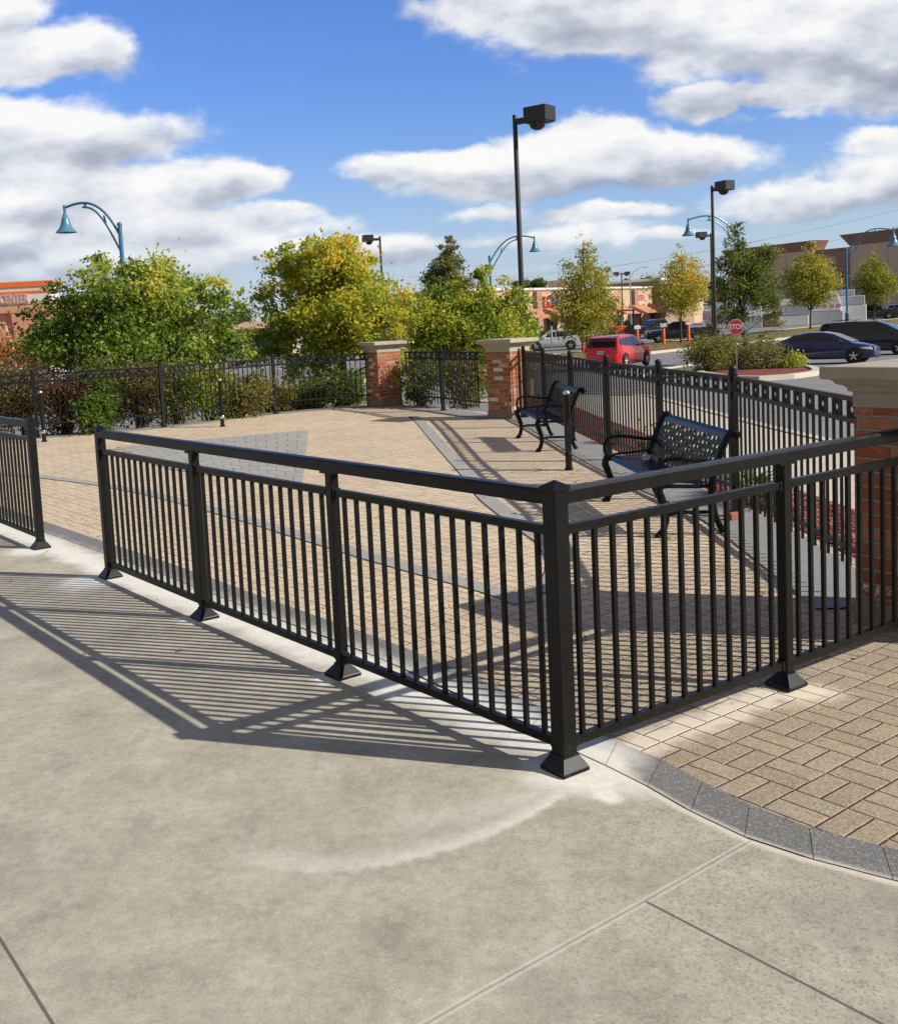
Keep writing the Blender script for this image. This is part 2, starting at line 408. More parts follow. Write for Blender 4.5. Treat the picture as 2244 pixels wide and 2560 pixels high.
    sp = nb.m('MULTIPLY', nb.ss(vo2.outputs['Distance'], .02, .05, 1.0, 0.0), nb.ss(nb.wn(vo2.outputs['Position']), .55, .6))
    c = nb.mix(nb.m('MULTIPLY', sp, .45), c, (.13, .11, .09))
    nb.set(bs.inputs['Base Color'], c)
    bs.inputs['Roughness'].default_value = .92; bs.inputs['Specular IOR Level'].default_value = .2
    cham = nb.ss(e, .0, .008)
    h = nb.m('ADD', nb.m('MULTIPLY', cham, 1.0), nb.m('ADD', nb.m('MULTIPLY', n_c, .07), nb.m('MULTIPLY', rid, .12)))
    bn = nb.n('ShaderNodeBump'); bn.inputs['Strength'].default_value = 1.0; bn.inputs['Distance'].default_value = .007
    nb.set(bn.inputs['Height'], h); nb.set(bs.inputs['Normal'], bn.outputs[0])

def b_grey(nb, bs, P, base=(.155, .150, .140)):
    W_ = worldpos(nb); X, Y, Z = nb.xyz(W_)
    n_b = nb.noise(W_, 7, 4, .6); n_c = nb.noise(W_, 240, 3, .7)
    at_ = nb.n('ShaderNodeAttribute'); at_.attribute_name = 'rnd'
    f = nb.m('ADD', .62, nb.m('ADD', nb.m('MULTIPLY', n_b, .30), nb.m('ADD', nb.m('MULTIPLY', n_c, .60), nb.m('MULTIPLY', at_.outputs['Fac'], .16))))
    c = nb.vm('SCALE', base); nb.set(c.inputs['Scale'], f); c = c.outputs[0]
    vs_ = nb.n('ShaderNodeTexVoronoi'); nb.set(vs_.inputs['Vector'], W_); vs_.inputs['Scale'].default_value = 160
    sr = nb.wn(vs_.outputs['Position'])
    c = nb.mix(nb.m('MULTIPLY', nb.ss(sr, .78, .92), .35), c, (.46, .45, .42)); c = nb.mix(nb.m('MULTIPLY', nb.ss(sr, .22, .10), .4), c, (.07, .07, .065))
    wob = nb.m('MULTIPLY', nb.m('SUBTRACT', nb.noise(W_, 6.0, 4, .6), .5), .16)
    dd_ = nb.m('SQRT', nb.m('ADD', nb.m('POWER', nb.m('SUBTRACT', X, A.x + .05), 2.0), nb.m('POWER', nb.m('SUBTRACT', Y, A.y + .02), 2.0)))
    st = nb.ss(nb.m('ADD', dd_, wob), .16, .30, .95, 0.0)
    d1 = nb.m('ADD', seg_dist(nb, X, Y, [(A.x + .1, A.y + .1), (Bs[2].x + .1, Bs[2].y + .0), (C3.x, C3.y)]), wob)
    st = nb.m('MAXIMUM', st, nb.ss(d1, .12, .30, .75, 0.0))
    c = nb.mix(st, c, (.76, .73, .64))
    ed = seg_dist(nb, X, Y, EDGE[:9])
    c = nb.mix(nb.ss(nb.m('ADD', ed, nb.m('MULTIPLY', wob, .12)), .004, .03, .55, 0.0), c, (.66, .61, .53))
    nb.set(bs.inputs['Base Color'], c)
    bs.inputs['Roughness'].default_value = .85; bs.inputs['Specular IOR Level'].default_value = .3
    bn = nb.n('ShaderNodeBump'); bn.inputs['Strength'].default_value = .4; bn.inputs['Distance'].default_value = .004
    nb.set(bn.inputs['Height'], n_c); nb.set(bs.inputs['Normal'], bn.outputs[0])

def b_brick(nb, bs, P):
    # object coords: wall faces axis aligned; choose u by normal
    g = nb.n('ShaderNodeNewGeometry')
    tcx = nb.n('ShaderNodeTexCoord')
    nx, ny, nz = nb.xyz(tcx.outputs['Normal'])
    X, Y, Z = nb.xyz(P)
    sel = nb.m('GREATER_THAN', nb.m('ABSOLUTE', nx), .7)
    u = nb.m('ADD', nb.m('MULTIPLY', X, nb.m('SUBTRACT', 1.0, sel)), nb.m('MULTIPLY', nb.m('ADD', Y, .37), sel))
    wob = nb.noise(P, 6, 3, .5)
    zz = nb.m('ADD', Z, nb.m('MULTIPLY', nb.m('SUBTRACT', wob, .5), .014))
    ch, bl = .0765, .225
    row = nb.m('FLOOR', nb.m('DIVIDE', zz, ch))
    fz = nb.m('FRACT', nb.m('DIVIDE', zz, ch))
    sh_ = nb.m('MULTIPLY', nb.wn(nb.comb(row, 3.0, 1.0)), .9)
    uu = nb.m('ADD', nb.m('DIVIDE', nb.m('ADD', u, 5.0), bl), nb.m('ADD', nb.m('MULTIPLY', row, .5), nb.m('MULTIPLY', sh_, .25)))
    cu = nb.m('FLOOR', uu); fu = nb.m('SUBTRACT', uu, cu)
    eu = nb.m('MULTIPLY', nb.m('MINIMUM', fu, nb.m('SUBTRACT', 1.0, fu)), bl)
    ez = nb.m('MULTIPLY', nb.m('MINIMUM', fz, nb.m('SUBTRACT', 1.0, fz)), ch)
    e = nb.m('MINIMUM', eu, ez)
    n_b = nb.noise(P, 14, 4, .65); n_c = nb.noise(P, 90, 4, .7)
    e = nb.m('ADD', e, nb.m('ADD', nb.m('MULTIPLY', nb.m('SUBTRACT', n_c, .5), .010), nb.m('MULTIPLY', nb.m('SUBTRACT', nb.noise(P, 30, 3, .5), .5), .008)))
    joint = nb.ss(e, .0055, .0090, 1.0, 0.0)
    rid = nb.wn(nb.comb(cu, row, sel))
    base = nb.ramp(rid, [(0.0, (.23, .070, .038)), (.3, (.36, .115, .048)), (.55, (.42, .155, .060)), (.8, (.30, .085, .048)), (1.0, (.46, .21, .12))])
    f = nb.m('ADD', .25, nb.m('ADD', nb.m('MULTIPLY', n_b, .85), nb.m('MULTIPLY', n_c, .6)))
    c = nb.vm('SCALE', base); nb.set(c.inputs['Scale'], f); c = c.outputs[0]
    # old paint and lime left on some of the reclaimed bricks
    r2 = nb.wn(nb.comb(cu, row, nb.m('ADD', sel, 9.0)))
    pn = nb.noise(P, 26, 5, .7)
    paint = nb.m('MULTIPLY', nb.ss(r2, .92, .93), nb.ss(pn, .47, .53))
    full = nb.ss(r2, .965, .97)
    paint = nb.m('MAXIMUM', paint, nb.m('MULTIPLY', full, nb.ss(pn, .30, .36)))
    blush = nb.m('MULTIPLY', nb.ss(n_b, .56, .70), .35)
    c = nb.mix(blush, c, (.52, .30, .22))
    c = nb.mix(paint, c, (.62, .58, .48))
    c = nb.mix(joint, c, (.33, .285, .225))
    nb.set(bs.inputs['Base Color'], c)
    bs.inputs['Roughness'].default_value = .9; bs.inputs['Specular IOR Level'].default_value = .2
    h = nb.m('ADD', nb.m('MULTIPLY', nb.ss(e, .002, .012), 1.0), nb.m('ADD', nb.m('MULTIPLY', n_c, .35), nb.m('MULTIPLY', paint, .1)))
    bn = nb.n('ShaderNodeBump'); bn.inputs['Strength'].default_value = 1.0; bn.inputs['Distance'].default_value = .008
    nb.set(bn.inputs['Height'], h); nb.set(bs.inputs['Normal'], bn.outputs[0])

def b_asphalt(nb, bs, P):
    W_ = worldpos(nb)
    a_ = nb.noise(W_, .12, 4, .6); c_ = nb.noise(W_, 60, 3, .7); d_ = nb.noise(W_, 1.3, 4, .6)
    f = nb.m('ADD', nb.m('MULTIPLY', a_, .55), nb.m('ADD', nb.m('MULTIPLY', c_, .45), nb.m('MULTIPLY', d_, .35)))
    c = nb.vm('SCALE', (.215, .205, .195)); nb.set(c.inputs['Scale'], nb.m('ADD', .22, f))
    nb.set(bs.inputs['Base Color'], c.outputs[0]); bs.inputs['Roughness'].default_value = .9

def b_grass(nb, bs, P):
    W_ = worldpos(nb)
    a_ = nb.noise(W_, 3.0, 5, .7); c_ = nb.noise(W_, 30, 4, .7); l_ = nb.noise(W_, 11, 5, .8); g_ = nb.noise(W_, .25, 3, .6)
    c = nb.mix(a_, (.085, .11, .028), (.17, .17, .055))
    c = nb.mix(nb.m('MULTIPLY', nb.ss(l_, .50, .60), nb.ss(g_, .35, .55, .25, .9)), c, (.34, .20, .07))
    s_ = nb.vm('SCALE', c); nb.set(s_.inputs['Scale'], nb.m('ADD', .55, nb.m('MULTIPLY', c_, .9)))
    nb.set(bs.inputs['Base Color'], s_.outputs[0]); bs.inputs['Roughness'].default_value = .95
    bn = nb.n('ShaderNodeBump'); bn.inputs['Strength'].default_value = 1; bn.inputs['Distance'].default_value = .05
    nb.set(bn.inputs['Height'], c_); nb.set(bs.inputs['Normal'], bn.outputs[0])

def b_mulch(nb, bs, P):
    W_ = worldpos(nb)
    vo = nb.n('ShaderNodeTexVoronoi'); nb.set(vo.inputs['Vector'], W_); vo.inputs['Scale'].default_value = 45
    r_ = nb.wn(vo.outputs['Position']); n_ = nb.noise(W_, 90, 4, .7)
    c = nb.ramp(r_, [(0.0, (.10, .022, .014)), (.5, (.24, .055, .032)), (1.0, (.36, .12, .08))])
    s_ = nb.vm('SCALE', c); nb.set(s_.inputs['Scale'], nb.m('ADD', .45, n_))
    nb.set(bs.inputs['Base Color'], s_.outputs[0]); bs.inputs['Roughness'].default_value = .9
    bn = nb.n('ShaderNodeBump'); bn.inputs['Strength'].default_value = 1; bn.inputs['Distance'].default_value = .03
    nb.set(bn.inputs['Height'], nb.m('ADD', r_, n_)); nb.set(bs.inputs['Normal'], bn.outputs[0])

def leafmat(name, stops, tr=.45):
    def bl(nb, bs, P):
        at_ = nb.n('ShaderNodeAttribute'); at_.attribute_name = 'rnd'
        c = nb.ramp(at_.outputs['Fac'], stops)
        nb.set(bs.inputs['Base Color'], c); bs.inputs['Roughness'].default_value = .55
        bs.inputs['Specular IOR Level'].default_value = .35
        t_ = nb.n('ShaderNodeBsdfTranslucent'); sc_ = nb.vm('SCALE', c); sc_.inputs['Scale'].default_value = 1.7
        nb.set(t_.inputs[0], sc_.outputs[0])
        mx = nb.n('ShaderNodeMixShader'); mx.inputs[0].default_value = tr
        nb.t.links.new(bs.outputs[0], mx.inputs[1]); nb.t.links.new(t_.outputs[0], mx.inputs[2])
        o_ = [n_ for n_ in nb.t.nodes if n_.type == 'OUTPUT_MATERIAL'][0]
        nb.t.links.new(mx.outputs[0], o_.inputs[0])
    return mat(name, build=bl)

CONC = lambda: mat('concrete_apron', build=b_concrete)
STONE = mat('cast_stone', (.41, .365, .28), .9, noise=(11, .30), bump=(160, .5), spec=.2)
KERB = mat('kerb_concrete', (.52, .47, .38), .9, noise=(3, .2), bump=(60, .3), spec=.2)
WALK = mat('sidewalk_concrete', (.47, .42, .335), .9, noise=(2.5, .18), bump=(90, .2), spec=.2)
STRIP = mat('concrete_strip_grey', (.245, .24, .225), .9, noise=(6, .25), bump=(90, .3), spec=.2)
def b_black(nb, bs, P):
    n_ = nb.noise(P, 30, 4, .6); dz_ = nb.noise(P, 70, 5, .75); c = nb.ramp(n_, [(.3, (.004, .0038, .0036)), (.7, (.008, .0076, .0072))])
    pz = nb.xyz(worldpos(nb))[2]
    c = nb.mix(nb.m('MULTIPLY', nb.ss(dz_, .57, .70), nb.ss(pz, .0, .22, .40, .06)), c, (.22, .20, .17))
    nb.set(bs.inputs['Base Color'], c)
    bs.inputs['Specular IOR Level'].default_value = .24
    nb.set(bs.inputs['Roughness'], nb.m('ADD', .27, nb.m('MULTIPLY', nb.noise(P, 9, 3, .5), .22)))
BLACK = mat('black_powder_coat', build=b_black)
BLACKF = mat('black_fence_paint', (.007, .008, .008), .42, noise=(12, .3), spec=.35)
BENCHM = mat('black_bench_enamel', (.003, .0035, .005), .30, noise=(8, .3), spec=.22)
STEEL = mat('polished_steel', (.75, .75, .75), .18, metal=1)
BRICK = mat('reclaimed_brick', build=b_brick)
ASPH = mat('asphalt', build=b_asphalt)
GRASS = mat('grass', build=b_grass)
MULCH = mat('red_mulch', build=b_mulch)
BARK = mat('bark', (.09, .07, .05), .95, noise=(14, .4), bump=(30, 1))
BLUE = mat('blue_lamp_paint', (.04, .165, .27), .35, noise=(4, .15))
BLUEP = mat('pale_blue_shade_paint', (.075, .21, .30), .3, noise=(4, .15))
LAMPB = mat('dark_bronze_paint', (.022, .022, .022), .45, noise=(5, .2))
GALV = mat('galvanised_steel', (.42, .44, .45), .45, metal=.6, noise=(20, .2))
GLASS = mat('tinted_glass', (.008, .011, .012), .06, spec=.7)
GLASSC = mat('car_glass', (.02, .03, .034), .06, spec=.6)
TYRE = mat('tyre_rubber', (.012, .012, .012), .8, noise=(30, .3))
RIM = mat('alloy_rim', (.62, .63, .65), .3, metal=.35)
CHROME = mat('chrome', (.7, .7, .7), .12, metal=1)
PLAST = mat('black_plastic', (.015, .015, .015), .5)
TAIL = mat('red_lamp_lens', (.45, .01, .01), .15, coat=.6)
AMBER = mat('amber_lens', (.75, .18, .02), .15, coat=.6)
HEADL = mat('headlight_lens', (.65, .66, .62), .08, coat=.8)
WHITE = mat('white_paint', (.78, .78, .76), .5, noise=(4, .06))
ORANGE = mat('orange_bollard', (.78, .13, .03), .5, noise=(5, .12))
YELLOWL = mat('yellow_road_paint', (.62, .40, .07), .8, noise=(9, .25))

# ------------------------------------------------------------------ mesh helpers
class MB:
    def __init__(s): s.v = []; s.f = []; s.smooth = []
    def add(s, vs, fs, sm=False):
        o = len(s.v); s.v += [tuple(v) for v in vs]; s.f += [tuple(i + o for i in f) for f in fs]; s.smooth += [sm] * len(fs)
        return s
    def box(s, c, d, rz=0.0, bev=0.0):
        hx, hy, hz = d[0] / 2, d[1] / 2, d[2] / 2
        if bev > 0:
            b_ = bev; vs = []
            # chamfered vertical edges and top
            P = [(-hx + b_, -hy), (hx - b_, -hy), (hx, -hy + b_), (hx, hy - b_), (hx - b_, hy), (-hx + b_, hy), (-hx, hy - b_), (-hx, -hy + b_)]
            Q = [(x * (1 - b_ / hx), y * (1 - b_ / hy)) for x, y in P]
            levels = [(-hz, P), (hz - b_, P), (hz, Q)]
            for z, pp in levels: vs += [(x, y, z) for x, y in pp]
            fs = [tuple(range(7, -1, -1)), tuple(range(16, 24))]
            for l in range(2):
                for i in range(8):
                    j = (i + 1) % 8; fs.append((l * 8 + i, l * 8 + j, (l + 1) * 8 + j, (l + 1) * 8 + i))
        else:
            vs = [(sx * hx, sy * hy, sz * hz) for sz in (-1, 1) for sx, sy in ((-1, -1), (1, -1), (1, 1), (-1, 1))]
            fs = [(3, 2, 1, 0), (4, 5, 6, 7), (0, 1, 5, 4), (1, 2, 6, 5), (2, 3, 7, 6), (3, 0, 4, 7)]
        cr, sr = math.cos(rz), math.sin(rz)
        return s.add([(c[0] + x * cr - y * sr, c[1] + x * sr + y * cr, c[2] + z) for x, y, z in vs], fs)
    def bar(s, p, q, w_, h_, up=(0, 0, 1)):
        """rectangular bar from p to q, w_ across, h_ along up"""
        p, q = Vector(p), Vector(q); d = (q - p).normalized(); U_ = Vector(up)
        sd = d.cross(U_)
        if sd.length < 1e-4: sd = d.cross(Vector((1, 0, 0)))
        sd.normalize(); u_ = sd.cross(d).normalized()
        vs = []
        for o in (p, q):
            for a_, b_ in ((-1, -1), (1, -1), (1, 1), (-1, 1)): vs.append(o + sd * (a_ * w_ / 2) + u_ * (b_ * h_ / 2))
        return s.add(vs, [(0, 1, 2, 3), (7, 6, 5, 4), (0, 4, 5, 1), (1, 5, 6, 2), (2, 6, 7, 3), (3, 7, 4, 0)])
    def tube(s, pts, r, n=8, cap=True, closed=False):
        pts = [Vector(p) for p in pts]; rs = r if isinstance(r, (list, tuple)) else [r] * len(pts)
        rings = []; prev = None
        N = len(pts)
        for i, p in enumerate(pts):
            if closed: d = (pts[(i + 1) % N] - pts[i - 1]).normalized()
            else: d = (pts[min(i + 1, N - 1)] - pts[max(i - 1, 0)]).normalized()
            if prev is None:
                a_ = d.cross(Vector((0, 0, 1)))
                if a_.length < .05: a_ = d.cross(Vector((1, 0, 0)))
            else: a_ = prev - d * prev.dot(d)
            a_.normalize(); prev = a_; b_ = d.cross(a_)
            rings.append([p + (a_ * math.cos(2 * math.pi * k / n) + b_ * math.sin(2 * math.pi * k / n)) * rs[i] for k in range(n)])
        vs = [v for r_ in rings for v in r_]; fs = []
        for i in range(N if closed else N - 1):
            j = (i + 1) % N
            for k in range(n): fs.append((i * n + k, i * n + (k + 1) % n, j * n + (k + 1) % n, j * n + k))
        s.add(vs, fs, True)
        if cap and not closed:
            o = len(s.v) - len(vs)
            s.f += [tuple(o + k for k in range(n - 1, -1, -1)), tuple(o + (N - 1) * n + k for k in range(n))]; s.smooth += [False, False]
        return s
    def lathe(s, prof, c=(0, 0, 0), n=16, axis='z'):
        vs = []; fs = []
        for r_, z in prof:
            for k in range(n):
                a_ = 2 * math.pi * k / n; x, y = r_ * math.cos(a_), r_ * math.sin(a_)
                if axis == 'z': vs.append((c[0] + x, c[1] + y, c[2] + z))
                elif axis == 'y': vs.append((c[0] + x, c[1] + z, c[2] + y))
                else: vs.append((c[0] + z, c[1] + x, c[2] + y))
        for i in range(len(prof) - 1):
            for k in range(n): fs.append((i * n + k, i * n + (k + 1) % n, (i + 1) * n + (k + 1) % n, (i + 1) * n + k))
        fs.append(tuple(range(n - 1, -1, -1))); fs.append(tuple((len(prof) - 1) * n + k for k in range(n)))
        return s.add(vs, fs, True)
    def prism(s, poly, z0, z1, taper=None):
        n = len(poly); p2 = taper or poly
        vs = [(x, y, z0) for x, y in poly] + [(x, y, z1) for x, y in p2]
        fs = [tuple(range(n - 1, -1, -1)), tuple(range(n, 2 * n))] + [(i, (i + 1) % n, n + (i + 1) % n, n + i) for i in range(n)]
        return s.add(vs, fs)
    def side(s, poly, y0, y1):
        """polygon in x,z extruded along y"""
        n = len(poly)
        vs = [(x, y0, z) for x, z in poly] + [(x, y1, z) for x, z in poly]
        fs = [tuple(range(n)), tuple(range(2 * n - 1, n - 1, -1))] + [(i, n + i, n + (i + 1) % n, (i + 1) % n) for i in range(n)]
        return s.add(vs, fs)
    def xf(s, M):
        s.v = [tuple(M @ Vector(v)) for v in s.v]; return s

def finish(me, ang=35):
    bm = bmesh.new(); bm.from_mesh(me); bmesh.ops.recalc_face_normals(bm, faces=bm.faces); bm.to_mesh(me); bm.free()
def obj(name, mb, material, parent=None, world=False, recalc=True, sharp=True, loc=None):
    me = bpy.data.meshes.new(name)
    vs = mb.v
    if world and parent is not None:
        root = parent
        while root.parent: root = root.parent
        Mi = (Matrix.Translation(root.location) @ Euler(root.rotation_euler).to_matrix().to_4x4()).inverted()
        vs = [tuple(Mi @ Vector(v)) for v in vs]
    me.from_pydata(vs, [], mb.f)
    me.polygons.foreach_set('use_smooth', mb.smooth if len(mb.smooth) == len(me.polygons) else [False] * len(me.polygons))
    if recalc: finish(me)
    if sharp and any(mb.smooth): me.set_sharp_from_angle(angle=R(40))
    me.materials.append(material)
    o = bpy.data.objects.new(name, me); COL.objects.link(o)
    if parent is not None: o.parent = parent
    if loc is not None: o.location = loc
    return o
def tag(o, label=None, cat=None, group=None, kind=None):
    if label: o['label'] = label
    if cat: o['category'] = cat
    if group: o['group'] = group
    if kind: o['kind'] = kind
    return o
def thing(name, label, cat, loc=(0, 0, 0), rz=0.0, group=None):
    o = bpy.data.objects.new(name, None); COL.objects.link(o); o.empty_display_size = .2
    o.location = loc; o.rotation_euler = (0, 0, rz)
    return tag(o, label, cat, group)
def rep(o, parent, loc=None, rz=None, name=None):
    c = o.copy(); COL.objects.link(c); c.parent = parent
    if loc is not None: c.location = loc
    if rz is not None: c.rotation_euler = (0, 0, rz)
    return c
def dup(root, loc, rz, label, group=None):
    r = root.copy(); COL.objects.link(r); r.location = loc; r.rotation_euler = (0, 0, rz); r['label'] = label
    if group: r['group'] = group
    for ch in list(root.children):
        c = ch.copy(); COL.objects.link(c); c.parent = r
        for g_ in ch.children:
            d = g_.copy(); COL.objects.link(d); d.parent = c
    return r
def sheet(name, poly, material, off, grid=3.0, flat=None, kind='structure', zf=None):
    """flat polygon draped on the terrain"""
    bm = bmesh.new(); vs = [bm.verts.new((x, y, 0)) for x, y in poly]; bm.faces.new(vs)
    if flat is None:
        xs = [p[0] for p in poly]; ys = [p[1] for p in poly]
        def lines(lo, hi):
            v = math.floor(lo / grid) * grid; o_ = []
            while v < hi:
                if v > lo: o_.append(v)
                v += grid
            return o_
        for x in lines(min(xs), max(xs)):
            bmesh.ops.bisect_plane(bm, geom=bm.verts[:] + bm.edges[:] + bm.faces[:], plane_co=(x, 0, 0), plane_no=(1, 0, 0))
        for y in lines(min(ys), max(ys)):
            bmesh.ops.bisect_plane(bm, geom=bm.verts[:] + bm.edges[:] + bm.faces[:], plane_co=(0, y, 0), plane_no=(0, 1, 0))
    bmesh.ops.triangulate(bm, faces=bm.faces[:])
    for v in bm.verts: v.co.z = (terr(v.co.x, v.co.y) if flat is None else flat) + off
    bmesh.ops.recalc_face_normals(bm, faces=bm.faces)
    for f in bm.faces:
        if f.normal.z < 0: f.normal_flip()
    me = bpy.data.meshes.new(name); bm.to_mesh(me); bm.free(); me.materials.append(material)
    o = bpy.data.objects.new(name, me); COL.objects.link(o)
    return tag(o, kind=kind)
def kerb(pts, w_=.16, h_=.14, name='kerb', material=None, follow=True):
    mb = MB(); pts = [Vector(p[:2]) for p in pts]
    # resample
    q_ = [pts[0]]
    for a_, b_ in zip(pts[:-1], pts[1:]):
        n = max(1, int((b_ - a_).length / 1.5))
        for i in range(1, n + 1): q_.append(a_.lerp(b_, i / n))
    L_, Rr = [], []
    for i, p in enumerate(q_):
        d = (q_[min(i + 1, len(q_) - 1)] - q_[max(i - 1, 0)]).normalized(); n_ = Vector((-d.y, d.x))
        L_.append(p + n_ * w_ / 2); Rr.append(p - n_ * w_ / 2)
    vs = []
    for a_, b_, p in zip(L_, Rr, q_):
        z = terr(p.x, p.y)
        vs += [(a_.x, a_.y, z - .1), (a_.x, a_.y, z + h_), (b_.x, b_.y, z + h_), (b_.x, b_.y, z - .1)]
    fs = []
    for i in range(len(q_) - 1):
        for k in range(3): fs.append((i * 4 + k, i * 4 + k + 1, i * 4 + 5 + k, i * 4 + 4 + k))
    fs += [(0, 1, 2, 3), tuple(len(vs) - 4 + k for k in (3, 2, 1, 0))]
    mb.add(vs, fs)
    return tag(obj(name, mb, material or KERB), kind='structure')

# ------------------------------------------------------------------ ground
def big_ground():
    # one sheet to the horizon, denser near the plaza
    def axis(lo, hi):
        a_ = [0.0]; st = 1.5
        while a_[-1] < hi: a_.append(a_[-1] + st); st *= 1.07
        c_ = [0.0]; st = 1.5
        while c_[-1] > lo: c_.append(c_[-1] - st); st *= 1.07
        return sorted(set(a_ + c_))
    xs = [x + 0.0 for x in axis(-1500, 1500)]; ys = [y + 15 for y in axis(-300, 1800)]
    mb = MB(); vs = [(x, y, terr(x, y) - .02 - (.05 if dout(x, y) < 0 else 0)) for y in ys for x in xs]; nx = len(xs)
    fs = [(j * nx + i, j * nx + i + 1, (j + 1) * nx + i + 1, (j + 1) * nx + i) for j in range(len(ys) - 1) for i in range(nx - 1)]
    mb.add(vs, fs, True)
    tag(obj('ground', mb, ASPH, recalc=False, sharp=False), kind='structure')
big_ground()

F1 = [(2.68, 6.10), (2.756, 8.742), (2.59, 10.60), (2.446, 12.577), (2.36, 14.75), (2.27, 16.9), (2.16, 18.65)]   # right fence
FG = [(1.42, 19.35), (.78, 20.98), (.05, 22.35)]                                                                      # gate bay fence
FL = [(-.72, 23.02), (-2.75, 22.34), (-4.71, 20.38), (-6.88, 19.51), (-9.1, 18.9), (-11.3, 18.3)]                     # left fence
outline = [(3.4, 2.35), (4.4, 3.6), (3.3, 6.6), (3.05, 7.0), (3.05, 8.8), (2.9, 10.6), (2.75, 12.6), (2.66, 14.8), (2.57, 16.9), (2.5, 19.2), (1.7, 20.0),
           (1.05, 21.2), (.3, 23.0), (-.9, 23.9), (-3.0, 22.8), (-4.9, 20.8), (-7.0, 19.9), (-11.4, 18.7), (-11.4, 17.0), (-9.5, 16.2)]
def b_dark(nb, bs, P): pass
# plaza paving: apron, border course, pavers
def offset_curve(pts, d):
    o_ = []
    for i, p in enumerate(pts):
        a_ = Vector(pts[max(i - 1, 0)]); c_ = Vector(pts[min(i + 1, len(pts) - 1)]); t_ = (c_ - a_).normalized()
        n_ = Vector((-t_.y, t_.x)); o_.append(tuple(Vector(p) + n_ * d))
    return o_
EDGE2 = offset_curve(EDGE, -.20)
apron = [(x, y) for x, y in EDGE] + [(-14, 16.0), (-14, -6), (9, -6), (9, 2.0), (5, 2.1)]
sheet('concrete_pavement', apron, CONC(), 0, flat=0.0)
plaza = [(x, y) for x, y in EDGE] + [(-9.5, 16.2)] + outline[::-1][1:-1]
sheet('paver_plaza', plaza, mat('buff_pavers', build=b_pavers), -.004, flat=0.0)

def course(name, c1, c2, step, gap=.0026, z=.004, mname='grey_pavers'):
    """row of grey stones between two curves"""
    # resample both by arclength of c1
    def res(c, n):
        c = [Vector(p) for p in c]; L_ = [0]
        for a_, b_ in zip(c[:-1], c[1:]): L_.append(L_[-1] + (b_ - a_).length)
        o_ = []
        for i in range(n + 1):
            t_ = L_[-1] * i / n; k = 0
            while k < len(c) - 2 and L_[k + 1] < t_: k += 1
            o_.append(c[k].lerp(c[k + 1], (t_ - L_[k]) / max(1e-6, L_[k + 1] - L_[k])))
        return o_, L_[-1]
    _, L_ = res(c1, 2); n = int(L_ / step)
    a_, _ = res(c1, n); b_, _ = res(c2, n)
    mb = MB(); rnd = []
    for i in range(n):
        if i > 0 or True:
            p0, p1, q0, q1 = a_[i], a_[i + 1], b_[i], b_[i + 1]
            t_ = (p1 - p0).normalized() * gap / 2
            mb.add([(p0.x + t_.x, p0.y + t_.y, z), (p1.x - t_.x, p1.y - t_.y, z), (q1.x - t_.x, q1.y - t_.y, z), (q0.x + t_.x, q0.y + t_.y, z)], [(0, 1, 2, 3)])
            rnd.append(random.random())
    o = obj(name, mb, mat(mname, build=b_grey) if name == 'paver_border' else mat('grey_pavers_light', build=lambda n_, b_, p_: b_grey(n_, b_, p_, (.30, .285, .25))), recalc=False)
    at_ = o.data.attributes.new('rnd', 'FLOAT', 'FACE'); at_.data.foreach_set('value', rnd)
    for p_ in o.data.polygons:
        pass
    bm = bmesh.new(); bm.from_mesh(o.data)
    for f in bm.faces:
        f.normal_update()
        if f.normal.z < 0: f.normal_flip()
    bm.to_mesh(o.data); bm.free()
    tag(o, kind='structure')
    return o
def smooth_curve(pts, n=6):
    o_ = []
    P = [Vector(pts[0])] + [Vector(p) for p in pts] + [Vector(pts[-1])]
    for i in range(1, len(P) - 2):
        for k in range(n):
            t = k / n; p0, p1, p2, p3 = P[i - 1], P[i], P[i + 1], P[i + 2]
            o_.append(tuple(.5 * ((2 * p1) + (p2 - p0) * t + (2 * p0 - 5 * p1 + 4 * p2 - p3) * t * t + (3 * p1 - p0 - 3 * p2 + p3) * t ** 3)))
    o_.append(tuple(pts[-1])); return o_
base_under = MB()
course('paver_border', offset_curve(smooth_curve(EDGE), -.002), offset_curve(smooth_curve(EDGE), -.20), .235, z=.003)
sheet('border_joint_bed', list(smooth_curve(EDGE)) + list(reversed(offset_curve(smooth_curve(EDGE), -.203))), mat('joint_sand', (.11, .10, .085), .95, noise=(40, .3)), -.001, flat=0.0)
ring1 = smooth_curve([(.62, 6.35), (.433, 6.697), (-.397, 7.89), (-1.805, 10.056), (-3.3, 12.1), (-4.862, 13.662), (-7.0, 15.2)])
course('paver_band', ring1, offset_curve(ring1, -.16), .2, z=.004)
ring2 = smooth_curve([(.10, 19.9), (.16, 19.35), (.42, 15.0), (.62, 11.9), (.70, 10.25), (.90, 8.7), (.99, 8.0), (.95, 7.3), (.78, 6.6)])
course('paver_band', ring2, offset_curve(ring2, .17), .2, z=.006)
sq = [(-1.70, 18.38), (-1.19, 11.6), (-3.2, 13.9), (-4.95, 17.08)]
